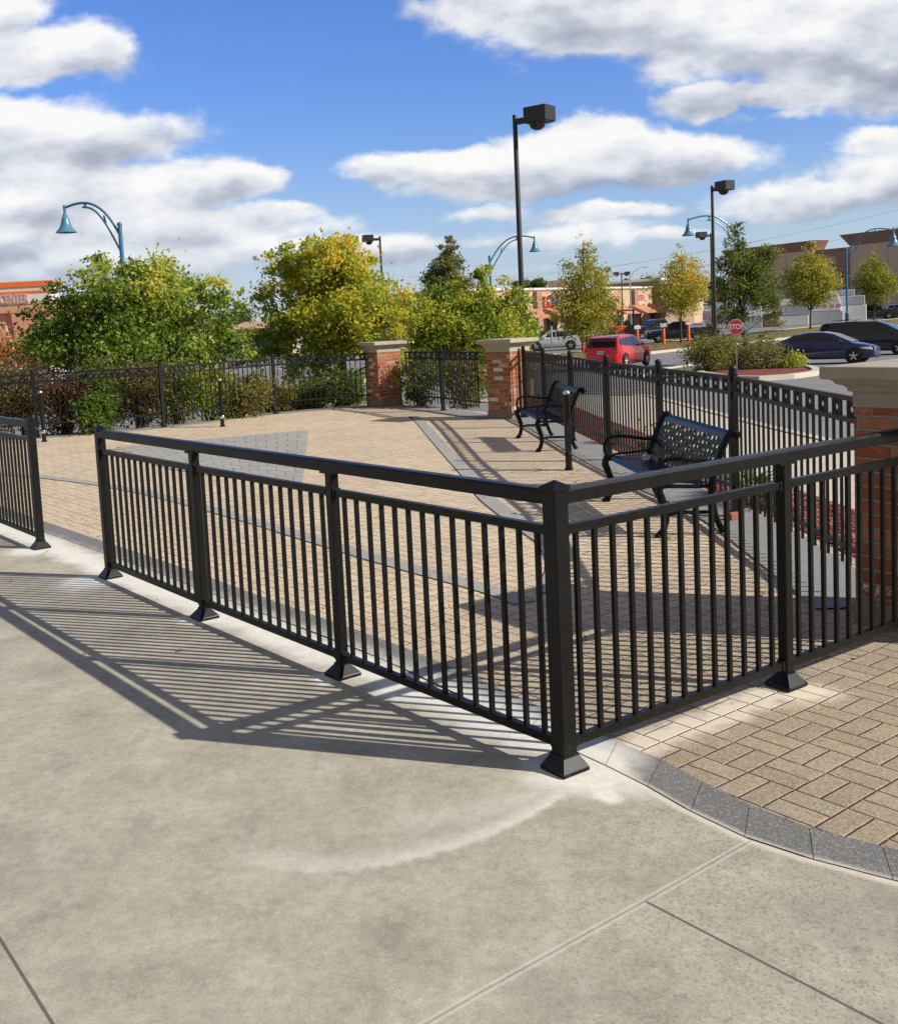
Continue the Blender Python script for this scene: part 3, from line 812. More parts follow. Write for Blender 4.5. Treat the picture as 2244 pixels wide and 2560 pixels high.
def grid_patch():
    mb = MB(); rnd = []
    a_, b_, c_, d_ = [Vector(p) for p in sq]
    n, m_ = 16, 9
    for i in range(n):
        for j in range(m_):
            def P(u, v): return (a_.lerp(b_, u)).lerp(d_.lerp(c_, u), v)
            off = .5 * (i % 2) / m_
            u0, u1 = i / n + .0007, (i + 1) / n - .0007
            v0, v1 = max(0, j / m_ + off - .5 / m_) + .0014, min(1, (j + 1) / m_ + off - .5 / m_) - .0014
            if v1 <= v0: continue
            q_ = [P(u0, v0), P(u1, v0), P(u1, v1), P(u0, v1)]
            mb.add([(p.x, p.y, .005) for p in q_], [(3, 2, 1, 0)]); rnd.append(random.random())
    o = obj('paver_patch', mb, mat('grey_pavers_light'), recalc=False)
    o.data.attributes.new('rnd', 'FLOAT', 'FACE').data.foreach_set('value', rnd)
    bm = bmesh.new(); bm.from_mesh(o.data)
    for f in bm.faces:
        f.normal_update()
        if f.normal.z < 0: f.normal_flip()
    bm.to_mesh(o.data); bm.free()
    tag(o, kind='structure')
grid_patch()
# concrete strip under the perimeter fence
def strip(pts, w_in, w_out, name, z0=-.2, z1=.008, material=STRIP):
    i_ = offset_curve(pts, w_in); o_ = offset_curve(pts, -w_out)
    mb = MB(); vs = []
    for a_, b_ in zip(i_, o_): vs += [(a_[0], a_[1], z0), (a_[0], a_[1], z1), (b_[0], b_[1], z1), (b_[0], b_[1], z0)]
    fs = []
    for k in range(len(pts) - 1):
        for q_ in range(3): fs.append((k * 4 + q_, k * 4 + q_ + 1, k * 4 + 5 + q_, k * 4 + 4 + q_))
    mb.add(vs, fs); return tag(obj(name, mb, material), kind='structure')
strip(smooth_curve([(2.62, 5.9)] + F1[1:] ), .30, .25, 'concrete_strip')
strip(smooth_curve([(1.6, 18.9)] + [FG[1]] + [(-.1, 22.5)]), .30, .25, 'concrete_strip')
strip(smooth_curve([(-.8, 23.1)] + FL[1:]), .12, .25, 'concrete_strip')

# outside the right fence: mulch bed, footpath, kerb, road
FX = smooth_curve([(3.1, 5.6)] + F1[1:] + [(2.1, 21.0), (2.0, 24.0)])
bedo = offset_curve(FX, -1.30)
sheet('mulch_bed', offset_curve(FX, -.27) + list(reversed(bedo)), MULCH, .035, grid=.7)
walk_o = [(9.0, 4.0), (7.2, 9.0), (6.55, 14.0), (6.25, 18.0), (6.1, 24.0), (5.9, 32.0)]
sheet('footpath', [(4.6, 3.4)] + bedo + [(1.9, 32.0)] + list(reversed(walk_o)) , WALK, .02, grid=.7)
kerb(walk_o + [(4.9, 34.0), (2.0, 35.0), (-6, 36)], .18, .05, 'kerb')

# ------------------------------------------------------------------ railings
def base_cover(mb, x, y, rz, s1=.135, s0=.082):
    P = [(-s1 / 2, -s1 / 2), (s1 / 2, -s1 / 2), (s1 / 2, s1 / 2), (-s1 / 2, s1 / 2)]
    def T(pp, z): return [(x + a_ * math.cos(rz) - b_ * math.sin(rz), y + a_ * math.sin(rz) + b_ * math.cos(rz), z) for a_, b_ in pp]
    k = s0 / s1; k1 = .975
    vs = T(P, .002) + T(P, .016) + T([(a_ * k1, b_ * k1) for a_, b_ in P], .019) + T([(a_ * k, b_ * k) for a_, b_ in P], .062) + T([(a_ * k, b_ * k) for a_, b_ in P], .070)
    fs = [(3, 2, 1, 0), (16, 17, 18, 19)]
    for l in range(4):
        for i in range(4): fs.append((l * 4 + i, l * 4 + (i + 1) % 4, l * 4 + 4 + (i + 1) % 4, l * 4 + 4 + i))
    mb.add(vs, fs)
bal_mesh = None
def railing(name, label, pts, caps, ncounts, ends=None):
    """pts: post positions; caps: which posts rise above the rail; ends: set of indices without a post"""
    t = thing(name, label, 'railing', (pts[0].x, pts[0].y, 0), group='black railings along the paved edge')
    ends = ends or set()
    proto = None
    for i, p in enumerate(pts):
        d = (pts[min(i + 1, len(pts) - 1)] - pts[max(i - 1, 0)])
        if i == corner_i.get(name, -1): d = pts[i + 1] - pts[i]
        rz = math.atan2(d.y, d.x)
        if i in ends: continue
        mb = MB(); top = 1.108 if i in caps else 1.052
        pw = .073 if i == corner_i.get(name, -1) else (.062 if i in caps else .051)
        mb.box((p.x, p.y, top / 2), (pw, pw, top), rz, bev=.004)
        if i in caps:
            h_ = pw / 2 + .006
            cs = [(-h_, -h_), (h_, -h_), (h_, h_), (-h_, h_)]
            def T(pp, z): return [(p.x + a_ * math.cos(rz) - b_ * math.sin(rz), p.y + a_ * math.sin(rz) + b_ * math.cos(rz), z) for a_, b_ in pp]
            vs = T(cs, 1.106) + T(cs, 1.122) + T([(0, 0)], 1.146)
            mb.add(vs, [(3, 2, 1, 0), (0, 1, 5, 4), (1, 2, 6, 5), (2, 3, 7, 6), (3, 0, 4, 7), (4, 5, 8), (5, 6, 8), (6, 7, 8), (7, 4, 8)])
        po = obj('post', mb, BLACK, t, world=True)
        mb = MB(); base_cover(mb, p.x, p.y, rz, s0=pw + .009)
        obj('base_cover', mb, BLACK, po, world=True)
    for i in range(len(pts) - 1):
        a_, b_ = pts[i], pts[i + 1]; d = (b_ - a_).normalized()
        def hw_(j): return (.0365 if j == corner_i.get(name, -1) else (.031 if j in caps else .0255)) + .0005
        sa = a_ + d * hw_(i); sb = b_ - d * (hw_(i + 1) if (i + 1) not in ends else -.0)
        # mid and bottom rails fit between the posts
        mb = MB(); mb.bar((sa.x, sa.y, .948), (sb.x, sb.y, .948), .030, .036)
        for q_ in (sa, sb):
            dd_ = d * (.02 if q_ is sa else -.02)
            mb.bar((q_.x, q_.y, .948), (q_.x + dd_.x, q_.y + dd_.y, .948), .037, .043)
            n_ = Vector((-d.y, d.x))
            for sg in (1, -1):
                c_ = q_ + dd_ * .6 + n_ * sg * .0185
                mb.tube([(c_.x, c_.y, .948), (c_.x + n_.x * sg * .004, c_.y + n_.y * sg * .004, .948)], .005, 6)
        obj('middle_rail', mb, BLACK, t, world=True)
        mb = MB(); mb.bar((sa.x, sa.y, .105), (sb.x, sb.y, .105), .030, .036)
        for q_ in (sa, sb):
            dd_ = d * (.02 if q_ is sa else -.02)
            mb.bar((q_.x, q_.y, .105), (q_.x + dd_.x, q_.y + dd_.y, .105), .037, .043)
        obj('bottom_rail', mb, BLACK, t, world=True)
        n = ncounts[i]; L_ = (b_ - a_).length; step = L_ / (n + 1) if (i + 1) not in ends else .1
        for k in range(n):
            p = a_ + d * step * (k + 1)
            mbb = MB(); mbb.box((0, 0, .5265), (.0185, .0185, .807), math.atan2(d.y, d.x))
            if k == 0:
                src = obj('baluster', mbb, BLACK, t, loc=(p.x - pts[0].x, p.y - pts[0].y, 0))
            else: rep(src, t, (p.x - pts[0].x, p.y - pts[0].y, 0))
    # continuous top rail pieces, split at capped posts
    runs = []; cur = [0]
    for i in range(1, len(pts)):
        cur.append(i)
        if i in caps or i == len(pts) - 1: runs.append(cur); cur = [i]
    for r_ in runs:
        a_, b_ = pts[r_[0]], pts[r_[-1]]; d = (b_ - a_).normalized()
        def hw_(j): return (.0365 if j == corner_i.get(name, -1) else .031) + .0005
        sa = a_ + d * hw_(r_[0]); sb = b_ - d * (hw_(r_[-1]) if r_[-1] not in ends else 0)
        mb = MB()
        # rail with eased top edges
        prof = [(-.030, 1.052), (.030, 1.052), (.030, 1.100), (.022, 1.110), (-.022, 1.110), (-.030, 1.100)]
        n_ = Vector((-d.y, d.x)); vs = []
        for q_ in (sa, sb): vs += [(q_.x + n_.x * u_, q_.y + n_.y * u_, z) for u_, z in prof]
        fs = [tuple(range(5, -1, -1)), tuple(range(6, 12))] + [(i, (i + 1) % 6, 6 + (i + 1) % 6, 6 + i) for i in range(6)]
        mb.add(vs, fs)
        # saddle plates over the posts that stop below
        for i in r_[1:-1]:
            p = pts[i]; mb.bar((p.x - d.x * .06, p.y - d.y * .06, 1.047), (p.x + d.x * .06, p.y + d.y * .06, 1.047), .064, .010)
        obj('top_rail', mb, BLACK, t, world=True)
    return t
corner_i = {}
PE = D1 + e2 * 1.19
# one rail: three bays to the left of the corner post, two bays to the right ending at the brick pier
pts_main = [Bs[2], Bs[1], Bs[0], A, D1, PE]
corner_i['metal_railing'] = 3
railing('metal_railing', 'long black railing that turns a corner at the tall front post', pts_main, {0, 3}, [14, 14, 14, 13, 11], ends={5})
corner_i.clear()
railing('metal_railing', 'black railing section beyond the gap, cut off by the left edge', [C1, C2, C3], {0}, [14, 14])

# ------------------------------------------------------------------ brick piers
def pier(label, corner, ang, side=.58):
    """corner: front base corner, ang: direction of the first face edge from the corner; body extends to its left"""
    c_, s_ = math.cos(ang), math.sin(ang)
    cx_ = corner[0] + side / 2 * c_ - side / 2 * s_; cy_ = corner[1] + side / 2 * s_ + side / 2 * c_
    t = thing('brick_pier', label, 'pier', (cx_, cy_, 0), ang, 'brick piers with stone caps')
    mb = MB(); mb.box((0, 0, .62), (side, side, 1.18)); obj('brick_shaft', mb, BRICK, t)
    mb = MB(); mb.box((0, 0, .02), (side + .03, side + .03, .21), bev=.01)
    obj('plinth', mb, mat('stained_plinth', (.22, .19, .15), .95, noise=(9, .45), bump=(25, .8)), t)
    # moulded cap, bottom to top
    h = side / 2
    prof = [(1.196, h + .004), (1.276, h + .004), (1.280, h + .022)]
    for k in range(5): a_ = k / 4 * math.pi / 2; prof.append((1.284 + .034 * math.sin(a_), h + .022 + .036 * (1 - math.cos(a_))))
    prof += [(1.322, h + .058), (1.325, h + .070)]
    for k in range(5): a_ = k / 4 * math.pi / 2; prof.append((1.328 + .022 * math.sin(a_), h + .070 + .038 * (1 - math.cos(a_))))
    prof += [(1.352, h + .118), (1.358, h + .124), (1.412, h + .124), (1.418, h + .120), (1.421, h + .110), (1.432, 0.02)]
    vs = []
    for z, r_ in prof: vs += [(-r_, -r_, z), (r_, -r_, z), (r_, r_, z), (-r_, r_, z)]
    fs = [(3, 2, 1, 0), tuple(len(vs) - 4 + k for k in range(4))]
    for l in range(len(prof) - 1):
        for i in range(4): fs.append((l * 4 + i, l * 4 + (i + 1) % 4, l * 4 + 4 + (i + 1) % 4, l * 4 + 4 + i))
    mb = MB(); mb.add(vs, fs); obj('stone_cap', mb, STONE, t)
    return t
pier('large brick pier at the right edge with worn paint patches, closest to the camera', PILN, math.atan2(-.84, .543), .60)
pier('middle brick pier, at the far end of the right fence beside the farther bench', (1.905, 18.50), R(45), .55)
pier('farthest brick pier with leaf shadows, where the left fence meets the short bay', (-.53, 22.72), R(30), .57)

# ------------------------------------------------------------------ ornamental fences
def fence(label, pts, picks=.116, top=1.20, skip_first=False, skip_last=False, cap=100):
    t = thing('ornamental_fence', label, 'fence', (pts[0][0], pts[0][1], 0), group='black picket fences around the plaza')
    P = [Vector(p) for p in pts]; o0 = P[0]
    pk = MB(); pk.box((0, 0, (.15 + top - .02) / 2), (.0165, .0165, top - .02 - .15)); first = None; total = 0; extra = MB()
    rg = None
    for i in range(len(P) - 1):
        a_, b_ = P[i], P[i + 1]; d = (b_ - a_).normalized(); L_ = (b_ - a_).length; rz = math.atan2(d.y, d.x)
        for (z, hh, nm) in ((top - .015, .030, 'top_rail'), (top - .145, .032, 'upper_rail'), (.262, .032, 'bottom_rail')):
            mb = MB(); mb.bar((a_.x + d.x * .03, a_.y + d.y * .03, z), (b_.x - d.x * .03, b_.y - d.y * .03, z), .030, hh)
            obj(nm, mb, BLACKF, t, world=True)
        n = int(round((L_ - .066) / picks)); st = (L_ - .066) / n
        for k in range(n - 1 + 1):
            p = a_ + d * (.033 + st * (k + .5)); loc = (p.x - o0.x, p.y - o0.y, 0)
            total += 1
            if total <= cap:
                if first is None: first = obj('picket', pk, BLACKF, t, loc=loc)
                c = first if total == 1 else rep(first, t, loc)
                c.rotation_euler = (0, 0, rz)
            else: extra.box((p.x, p.y, (.15 + top - .02) / 2), (.0165, .0165, top - .17), rz)
        # castings in every second gap
        for k in range(0, n - 1, 2):
            p = a_ + d * (.033 + st * (k + 1)); zc = top - .080
            if rg is None:
                mb = MB(); mb.tube([(.046 * math.cos(2 * math.pi * j / 14), 0, .046 * math.sin(2 * math.pi * j / 14)) for j in range(14)], .0085, 6, closed=True)
                mb.tube([(.038 * math.cos(x_), 0, .042 * math.sin(x_)) for x_ in (0, math.pi / 2, math.pi, 3 * math.pi / 2)], .008, 4, closed=True)
                rg = obj('ring_casting', mb, BLACKF, t, loc=(p.x - o0.x, p.y - o0.y, zc)); c = rg
            else: c = rep(rg, t, (p.x - o0.x, p.y - o0.y, zc))
            c.rotation_euler = (0, 0, rz)
    if extra.v:
        tag(obj('pickets', extra, BLACKF, t, world=True), kind='stuff')
    for i, p in enumerate(P):
        if (i == 0 and skip_first) or (i == len(P) - 1 and skip_last): continue
        d = P[min(i + 1, len(P) - 1)] - P[max(i - 1, 0)]; rz = math.atan2(d.y, d.x)
        mb = MB(); mb.box((p.x, p.y, .605), (.066, .066, 1.21), rz, bev=.003)
        po = obj('post', mb, BLACKF, t, world=True)
        mb = MB(); mb.lathe([(.030, 1.205), (.040, 1.212), (.040, 1.226), (.030, 1.232), (.034, 1.245), (.036, 1.262), (.028, 1.278), (.010, 1.286)], (p.x, p.y, 0), 12)
        obj('post_cap', mb, BLACKF, po, world=True)
        mb = MB(); mb.box((p.x, p.y, .012), (.11, .11, .012), rz); mb.box((p.x, p.y, .035), (.078, .078, .034), rz)
        obj('base_plate', mb, BLACKF, po, world=True)
    return t
fence('black picket fence with ring castings running behind the two benches to the near pier', F1, skip_first=True, skip_last=False)
fence('short black picket fence bay with one middle post between the two far brick piers', FG, skip_first=True, skip_last=True)
fence('curved black picket fence at the left in front of the brownish shrubs', FL, skip_first=True)

# ------------------------------------------------------------------ benches
def arcpts(c, r_, a0, a1, n):
    return [(c[0] + r_ * math.cos(R(a0 + (a1 - a0) * k / n)), c[1] + r_ * math.sin(R(a0 + (a1 - a0) * k / n))) for k in range(n + 1)]
def make_bench(label, loc, rz, L_=1.70):
    t = thing('park_bench', label, 'bench', loc, rz, 'black metal benches along the fence')
    h = L_ / 2
    # seat and back follow a profile in (y, z); straps woven with square holes
    seat = [(-.235, .405), (-.215, .428), (-.14, .428), (-.07, .418), (0, .410), (.07, .405), (.13, .408)]
    back = [(.165, .435), (.190, .495), (.215, .555), (.240, .615), (.262, .675), (.285, .735), (.318, .785), (.350, .800)]
    def lattice(name, prof, holes_from=1):
        # resample profile in strap rows
        pts = [Vector(p) for p in prof]; Ls = [0]
        for a_, b_ in zip(pts[:-1], pts[1:]): Ls.append(Ls[-1] + (b_ - a_).length)
        tot = Ls[-1]
        def P(s_):
            s_ = max(0, min(tot, s_)); k = 0
            while k < len(pts) - 2 and Ls[k + 1] < s_: k += 1
            return pts[k].lerp(pts[k + 1], (s_ - Ls[k]) / (Ls[k + 1] - Ls[k]))
        rows = int((tot - .07) / .052); mb = MB()
        def strip_(s0, s1, x0, x1, lift=0):
            n = max(1, int((s1 - s0) / .035)); vs = []; fs = []
            for k in range(n + 1):
                s_ = s0 + (s1 - s0) * k / n; p = P(s_); q_ = P(min(tot, s_ + .004)) - P(max(0, s_ - .004)); q_.normalize(); nn = Vector((-q_.y, q_.x))
                a_ = p + nn * (.003 + lift); b_ = p - nn * (.003 - lift)
                vs += [(x0, a_.x, a_.y), (x1, a_.x, a_.y), (x1, b_.x, b_.y), (x0, b_.x, b_.y)]
            for k in range(n):
                for q_ in range(4): fs.append((k * 4 + q_, k * 4 + (q_ + 1) % 4, k * 4 + 4 + (q_ + 1) % 4, k * 4 + 4 + q_))
            fs += [(0, 1, 2, 3), (n * 4 + 3, n * 4 + 2, n * 4 + 1, n * 4)]
            mb.add(vs, fs)
        strip_(0, .045 if name == 'seat' else .02, -h, h)
        strip_(tot - (.02 if name == 'seat' else .085), tot, -h, h)
        s_lo = .045 if name == 'seat' else .02; s_hi = tot - (.02 if name == 'seat' else .085)
        nr = int(round((s_hi - s_lo) / .052)); pr = (s_hi - s_lo) / nr
        for k in range(1, nr): strip_(s_lo + pr * k - pr * .28, s_lo + pr * k + pr * .28, -h, h)
        nx = 20; px_ = L_ / nx
        for k in range(nx + 1):
            x = -h + px_ * k
            strip_(s_lo, s_hi, max(-h, x - .021), min(h, x + .021), lift=.0009)
        return obj(name, mb, BENCHM, t)
    lattice('seat', seat); lattice('backrest', back)
    for sg in (-1, 1):
        x = sg * (h + .012)
        def P3(pp): return [(x, y, z) for y, z in pp]
        mb = MB()
        # rear leg sweeping up into the back upright with a scroll
        mb.tube(P3([(.250, .012), (.225, .05), (.188, .14), (.165, .25), (.158, .36), (.172, .45), (.200, .53), (.232, .61), (.262, .69), (.292, .755), (.330, .800), (.365, .800), (.378, .770), (.362, .745)]),
                [.030, .026, .025, .027, .031, .031, .029, .028, .028, .028, .029, .030, .026, .018], 8)
        # seat bearer
        mb.tube(P3([(.165, .385), (.06, .385), (-.07, .392), (-.19, .400), (-.245, .392)]), .017, 8)
        sf = obj('side_frame', mb, BENCHM, t)
        mb = MB(); mb.tube(P3([(-.285, .010), (-.265, .016), (-.232, .05), (-.208, .13), (-.212, .22), (-.240, .30), (-.262, .36), (-.250, .410), (-.215, .425)]),
                           [.020, .029, .029, .028, .030, .033, .035, .032, .022], 8)
        mb.box((x, -.262, .010), (.05, .075, .016))
        obj('front_leg', mb, BENCHM, sf)
        mb = MB(); mb.tube(P3([(-.205, .17), (-.10, .185), (.05, .180), (.178, .175)]), .015, 8); obj('stretcher', mb, BENCHM, sf)
        mb = MB(); loop = [(-.240, .425), (-.262, .48), (-.262, .545), (-.235, .590), (-.18, .612), (-.08, .612), (.02, .595), (.12, .575), (.215, .575)]
        mb.tube(P3(loop), [.017, .016, .015, .015, .016, .017, .017, .018, .018], 8)
        mb.tube(P3([(-.225, .430), (-.12, .450), (.03, .455), (.18, .470)]), .011, 6)
        obj('armrest', mb, BENCHM, sf)
        mb = MB(); mb.lathe([(.0, -.004), (.028, -.004), (.028, .004), (.010, .008), (.0, .008)], (x + sg * .024, .355, .772), 12, 'x')
        obj('scroll_boss', mb, BENCHM, sf)
    return t
b1 = make_bench('black metal bench nearest the corner of the railing, crumpled litter on its seat', (2.172, 8.965, .0), R(-87.2))
make_bench('farther black metal bench close to the far brick pier, behind the round bollard', (1.965, 14.62, .0), R(-87.6))
# crumpled wrapper lying on the near bench
mb = MB(); bmx = bmesh.new(); bmesh.ops.create_icosphere(bmx, subdivisions=2, radius=.05)
for v in bmx.verts: v.co = v.co * random.uniform(.55, 1.15); v.co.z *= .8
mb.add([tuple(v.co) for v in bmx.verts], [tuple(v.index for v in f.verts) for f in bmx.faces]); bmx.free()
lit = obj('litter', mb, mat('crinkled_film', (.32, .48, .60), .15, coat=.6))
q_ = Matrix.Rotation(R(-87.2), 4, 'Z') @ Vector((-.45, .02, .455)); lit.location = (2.172 + q_.x, 8.965 + q_.y, q_.z)
tag(lit, 'crumpled pale blue plastic wrapper lying on the bench seat', 'litter')
mb = MB(); mb.box((0, 0, .03), (.11, .07, .055), .3, bev=.008)
bs_ = obj('broken_brick', mb, mat('paint_splashed_brick', (.34, .12, .07), .9, noise=(30, .5))); bs_.location = (2.70, 8.60, .008)
tag(bs_, 'broken piece of brick at the foot of the fence post behind the bench', 'brick')

# ------------------------------------------------------------------ bike posts with hoops
def bike_post(label, loc, rz, collar=STEEL):
    t = thing('bike_post', label, 'bike rack', loc, rz, 'black bike posts with steel domes')
    mb = MB(); mb.lathe([(.050, .0), (.050, .02), (.038, .03), (.038, .855), (.041, .86), (.041, .875), (.030, .885)], n=20); obj('tube_post', mb, BLACKF, t)
    mb = MB(); mb.lathe([(.040, .876), (.041, .890), (.036, .908), (.022, .920), (.004, .924)], n=20); obj('dome_cap', mb, STEEL, t)
    mb = MB(); mb.lathe([(.040, .150), (.0415, .152), (.0415, .20), (.040, .202)], n=20); obj('collar', mb, collar, t)
    for sg in (-1, 1):
        pts = [(sg * (.035 + .14 * math.sin(math.pi * k / 14)), 0, .42 - .21 * math.cos(math.pi * k / 14)) for k in range(15)]
        mb = MB(); mb.tube(pts, .011, 8); obj('hoop', mb, BLACKF, t)
    return t
bike_post('bike post with bright dome in front of the farther bench', (1.864, 11.981, 0), R(80), BLACKF)
bike_post('bike post with two hoops standing before the middle of the left fence', (-3.50, 20.0, 0), R(5))
bike_post('bike post seen just over the railing gap at the far left', (-6.50, 18.75, 0), R(25))

# ------------------------------------------------------------------ leaves and trees
def leaves(name, centers, sizes, rnd, material, parent=None, up=.35, aspect=.62, seedv=1, world=True):
    rg = np.random.default_rng(seedv); n = len(centers)
    nrm = rg.normal(size=(n, 3)); nrm[:, 2] += up; nrm /= np.linalg.norm(nrm, axis=1)[:, None]
    ref = rg.normal(size=(n, 3)); a_ = np.cross(nrm, ref); a_ /= np.linalg.norm(a_, axis=1)[:, None] + 1e-9; b_ = np.cross(nrm, a_)
    s_ = sizes[:, None]; c_ = centers
    v0 = c_ - a_ * s_ * .5; v2 = c_ + a_ * s_ * .5
    v1 = c_ + b_ * s_ * aspect * .5 + nrm * s_ * .12 - a_ * s_ * .08; v3 = c_ - b_ * s_ * aspect * .5 + nrm * s_ * .12 - a_ * s_ * .08
    V_ = np.stack([v0, v1, v2, v3], 1).reshape(-1, 3)
    if parent is not None and world:
        V_ = V_ - np.array(parent.location[:])
    me = bpy.data.meshes.new(name)
    me.vertices.add(4 * n); me.vertices.foreach_set('co', V_.ravel().astype(np.float32))
    me.loops.add(6 * n); me.polygons.add(2 * n)
    base = np.arange(n)[:, None] * 4
    idx = np.concatenate([base + np.array([[0, 1, 2]]), base + np.array([[0, 2, 3]])], 1).ravel()
    me.loops.foreach_set('vertex_index', idx.astype(np.int32))
    me.polygons.foreach_set('loop_start', np.arange(0, 6 * n, 3).astype(np.int32))
    me.update(); me.validate()
    at_ = me.attributes.new('rnd', 'FLOAT', 'FACE'); at_.data.foreach_set('value', np.repeat(np.clip(rnd, 0, 1), 2).astype(np.float32))
    me.materials.append(material)
    o = bpy.data.objects.new(name, me); COL.objects.link(o)
    if parent is not None: o.parent = parent
    return o
def crown_points(lobes, n, rg, clumps=90, spread=.16, shell=.55, wisp=.08):
    """lobes: (x,y,z,rx,ry,rz,weight) world; returns leaf centres and clump values"""
    w_ = np.array([l[6] if len(l) > 6 else l[3] * l[4] * l[5] for l in lobes]); w_ = w_ / w_.sum()
    li = rg.choice(len(lobes), size=clumps, p=w_)
    d = rg.normal(size=(clumps, 3)); d /= np.linalg.norm(d, axis=1)[:, None]
    r_ = shell + (1 - shell) * rg.random(clumps) ** .6; r_ = np.where(rg.random(clumps) < .22, rg.random(clumps) * .6, r_)
    Lb = np.array([l[:6] for l in lobes])[li]
    cc = Lb[:, :3] + d * r_[:, None] * Lb[:, 3:6] * .93
    sz = Lb[:, 3:6].mean(1) * spread * rg.uniform(.7, 1.5, clumps)
    k = rg.choice(clumps, size=n, p=(sz ** 1.5) / (sz ** 1.5).sum())
    p = cc[k] + rg.normal(size=(n, 3)) * sz[k][:, None] * np.array([1, 1, .72])
    # stray leaves on twigs
    s_ = rg.random(n) < wisp
    p[s_] += (rg.normal(size=(s_.sum(), 3)) * sz[k][s_][:, None] * .7)
    val = rg.random(clumps)[k]
    return p, val, cc
def limb_mesh(base, top, cc, r0, rg, nl=26):
    mb = MB(); base = Vector(base); top = Vector(top); n = 8; pts = []
    ph = rg.random() * 6
    for k in range(n + 1):
        f = k / n; p = base.lerp(top, f); p.x += .03 * (top - base).length * math.sin(ph + f * 5) * f * .6; p.y += .02 * math.cos(ph + f * 4) * f * 2
        pts.append(p)
    mb.tube(pts, [r0 * (1.25 if k == 0 else 1) * (1 - .82 * k / n) for k in range(n + 1)], 8)
    sel = rg.permutation(len(cc))[:nl]
    for i in sel:
        e = Vector(cc[i]); f = min(.92, max(.22, (e.z - base.z) / max(.1, (top.z - base.z)) - .22)); s_ = base.lerp(top, f)
        k = int(f * n); s_ = pts[k].lerp(pts[min(n, k + 1)], f * n - k)
        mid = s_.lerp(e, .5) + Vector((rg.normal() * .06, rg.normal() * .06, .06 * (e - s_).length))
        rr = r0 * (1 - .8 * f) * .42
        mb.tube([s_, mid, e], [rr, rr * .6, rr * .2], 5)
    return mb
def tree(name, label, cat, base, top, lobes, n, leaf, material, seedv, trunk_r=.09, clumps=110, spread=.16, hue=(.0, 1.0), shell=.5, group=None, up=.35, asp=.62, yel=None, sz_var=.3, nl=26, bark=None, wisp=.08):
    rg = np.random.default_rng(seedv)
    t = thing(name, label, cat, tuple(base), group=group)
    n = int(n * 1.7); lobes = [tuple(l[:3]) + tuple(v * 1.08 for v in l[3:6]) + tuple(l[6:]) for l in lobes]; clumps = int(clumps * 1.35)
    p, val, cc = crown_points(lobes, n, rg, clumps, spread, shell, wisp)
    zmin = base[2] + .02
    p[:, 2] = np.maximum(p[:, 2], zmin + rg.random(n) * .05)
    rnd = hue[0] + (hue[1] - hue[0]) * (.55 * val + .45 * rg.random(n))
    if yel is not None:      # yellower towards one side and the top
        c0 = p.mean(0); ext = p.std(0) + 1e-6
        rnd = rnd + yel * (.6 * (p[:, 2] - c0[2]) / ext[2] + .4 * (p[:, 0] - c0[0]) / ext[0]) * .5
    sizes = leaf * (1 - sz_var + 2 * sz_var * rg.random(n))
    mb = limb_mesh(base, top, cc, trunk_r, rg, nl)
    obj('trunk', mb, bark or BARK, t, world=True)
    leaves('crown', p, sizes, rnd, material, t, up=up, aspect=asp, seedv=seedv + 5)
    return t
def plobe(px, py, rx, ry, Y, ryd=None, w_=None):
    c = dep(px, py, Y); k = Y / FPX
    l = [c.x, c.y, c.z, rx * k, (ryd if ryd else (rx * k * .95)), ry * k]
    if w_: l.append(w_)
    return tuple(l)
LG = leafmat('leaf_green_gold', [(0.0, (.055, .090, .012)), (.25, (.14, .20, .020)), (.5, (.30, .35, .04)), (.8, (.52, .46, .055)), (1.0, (.70, .45, .06))])
LM = leafmat('leaf_green', [(0.0, (.030, .062, .010)), (.30, (.085, .145, .018)), (.55, (.21, .28, .035)), (.80, (.42, .45, .075)), (1.0, (.62, .50, .08))])
LL = leafmat('leaf_linden_autumn', [(0.0, (.085, .115, .018)), (.3, (.20, .225, .030)), (.6, (.37, .33, .045)), (.85, (.55, .40, .05)), (1.0, (.66, .36, .045))])
LD = leafmat('leaf_dark_green', [(0.0, (.035, .060, .012)), (.45, (.11, .15, .026)), (.8, (.24, .26, .055)), (1.0, (.38, .32, .07))])
LB = leafmat('leaf_brown_shrub', [(0.0, (.075, .05, .025)), (.3, (.17, .085, .045)), (.5, (.15, .13, .04)), (.75, (.19, .21, .05)), (1.0, (.42, .26, .07))])
LT = leafmat('leaf_turning', [(0.0, (.05, .06, .015)), (.25, (.12, .13, .025)), (.45, (.20, .21, .035)), (.62, (.26, .16, .05)), (.82, (.36, .28, .06)), (1.0, (.46, .22, .08))])
LO = leafmat('leaf_orange', [(0.0, (.16, .07, .02)), (.5, (.36, .13, .03)), (1.0, (.50, .26, .05))])
LS = leafmat('leaf_spruce', [(0.0, (.05, .075, .03)), (.5, (.12, .15, .05)), (1.0, (.30, .25, .06))])

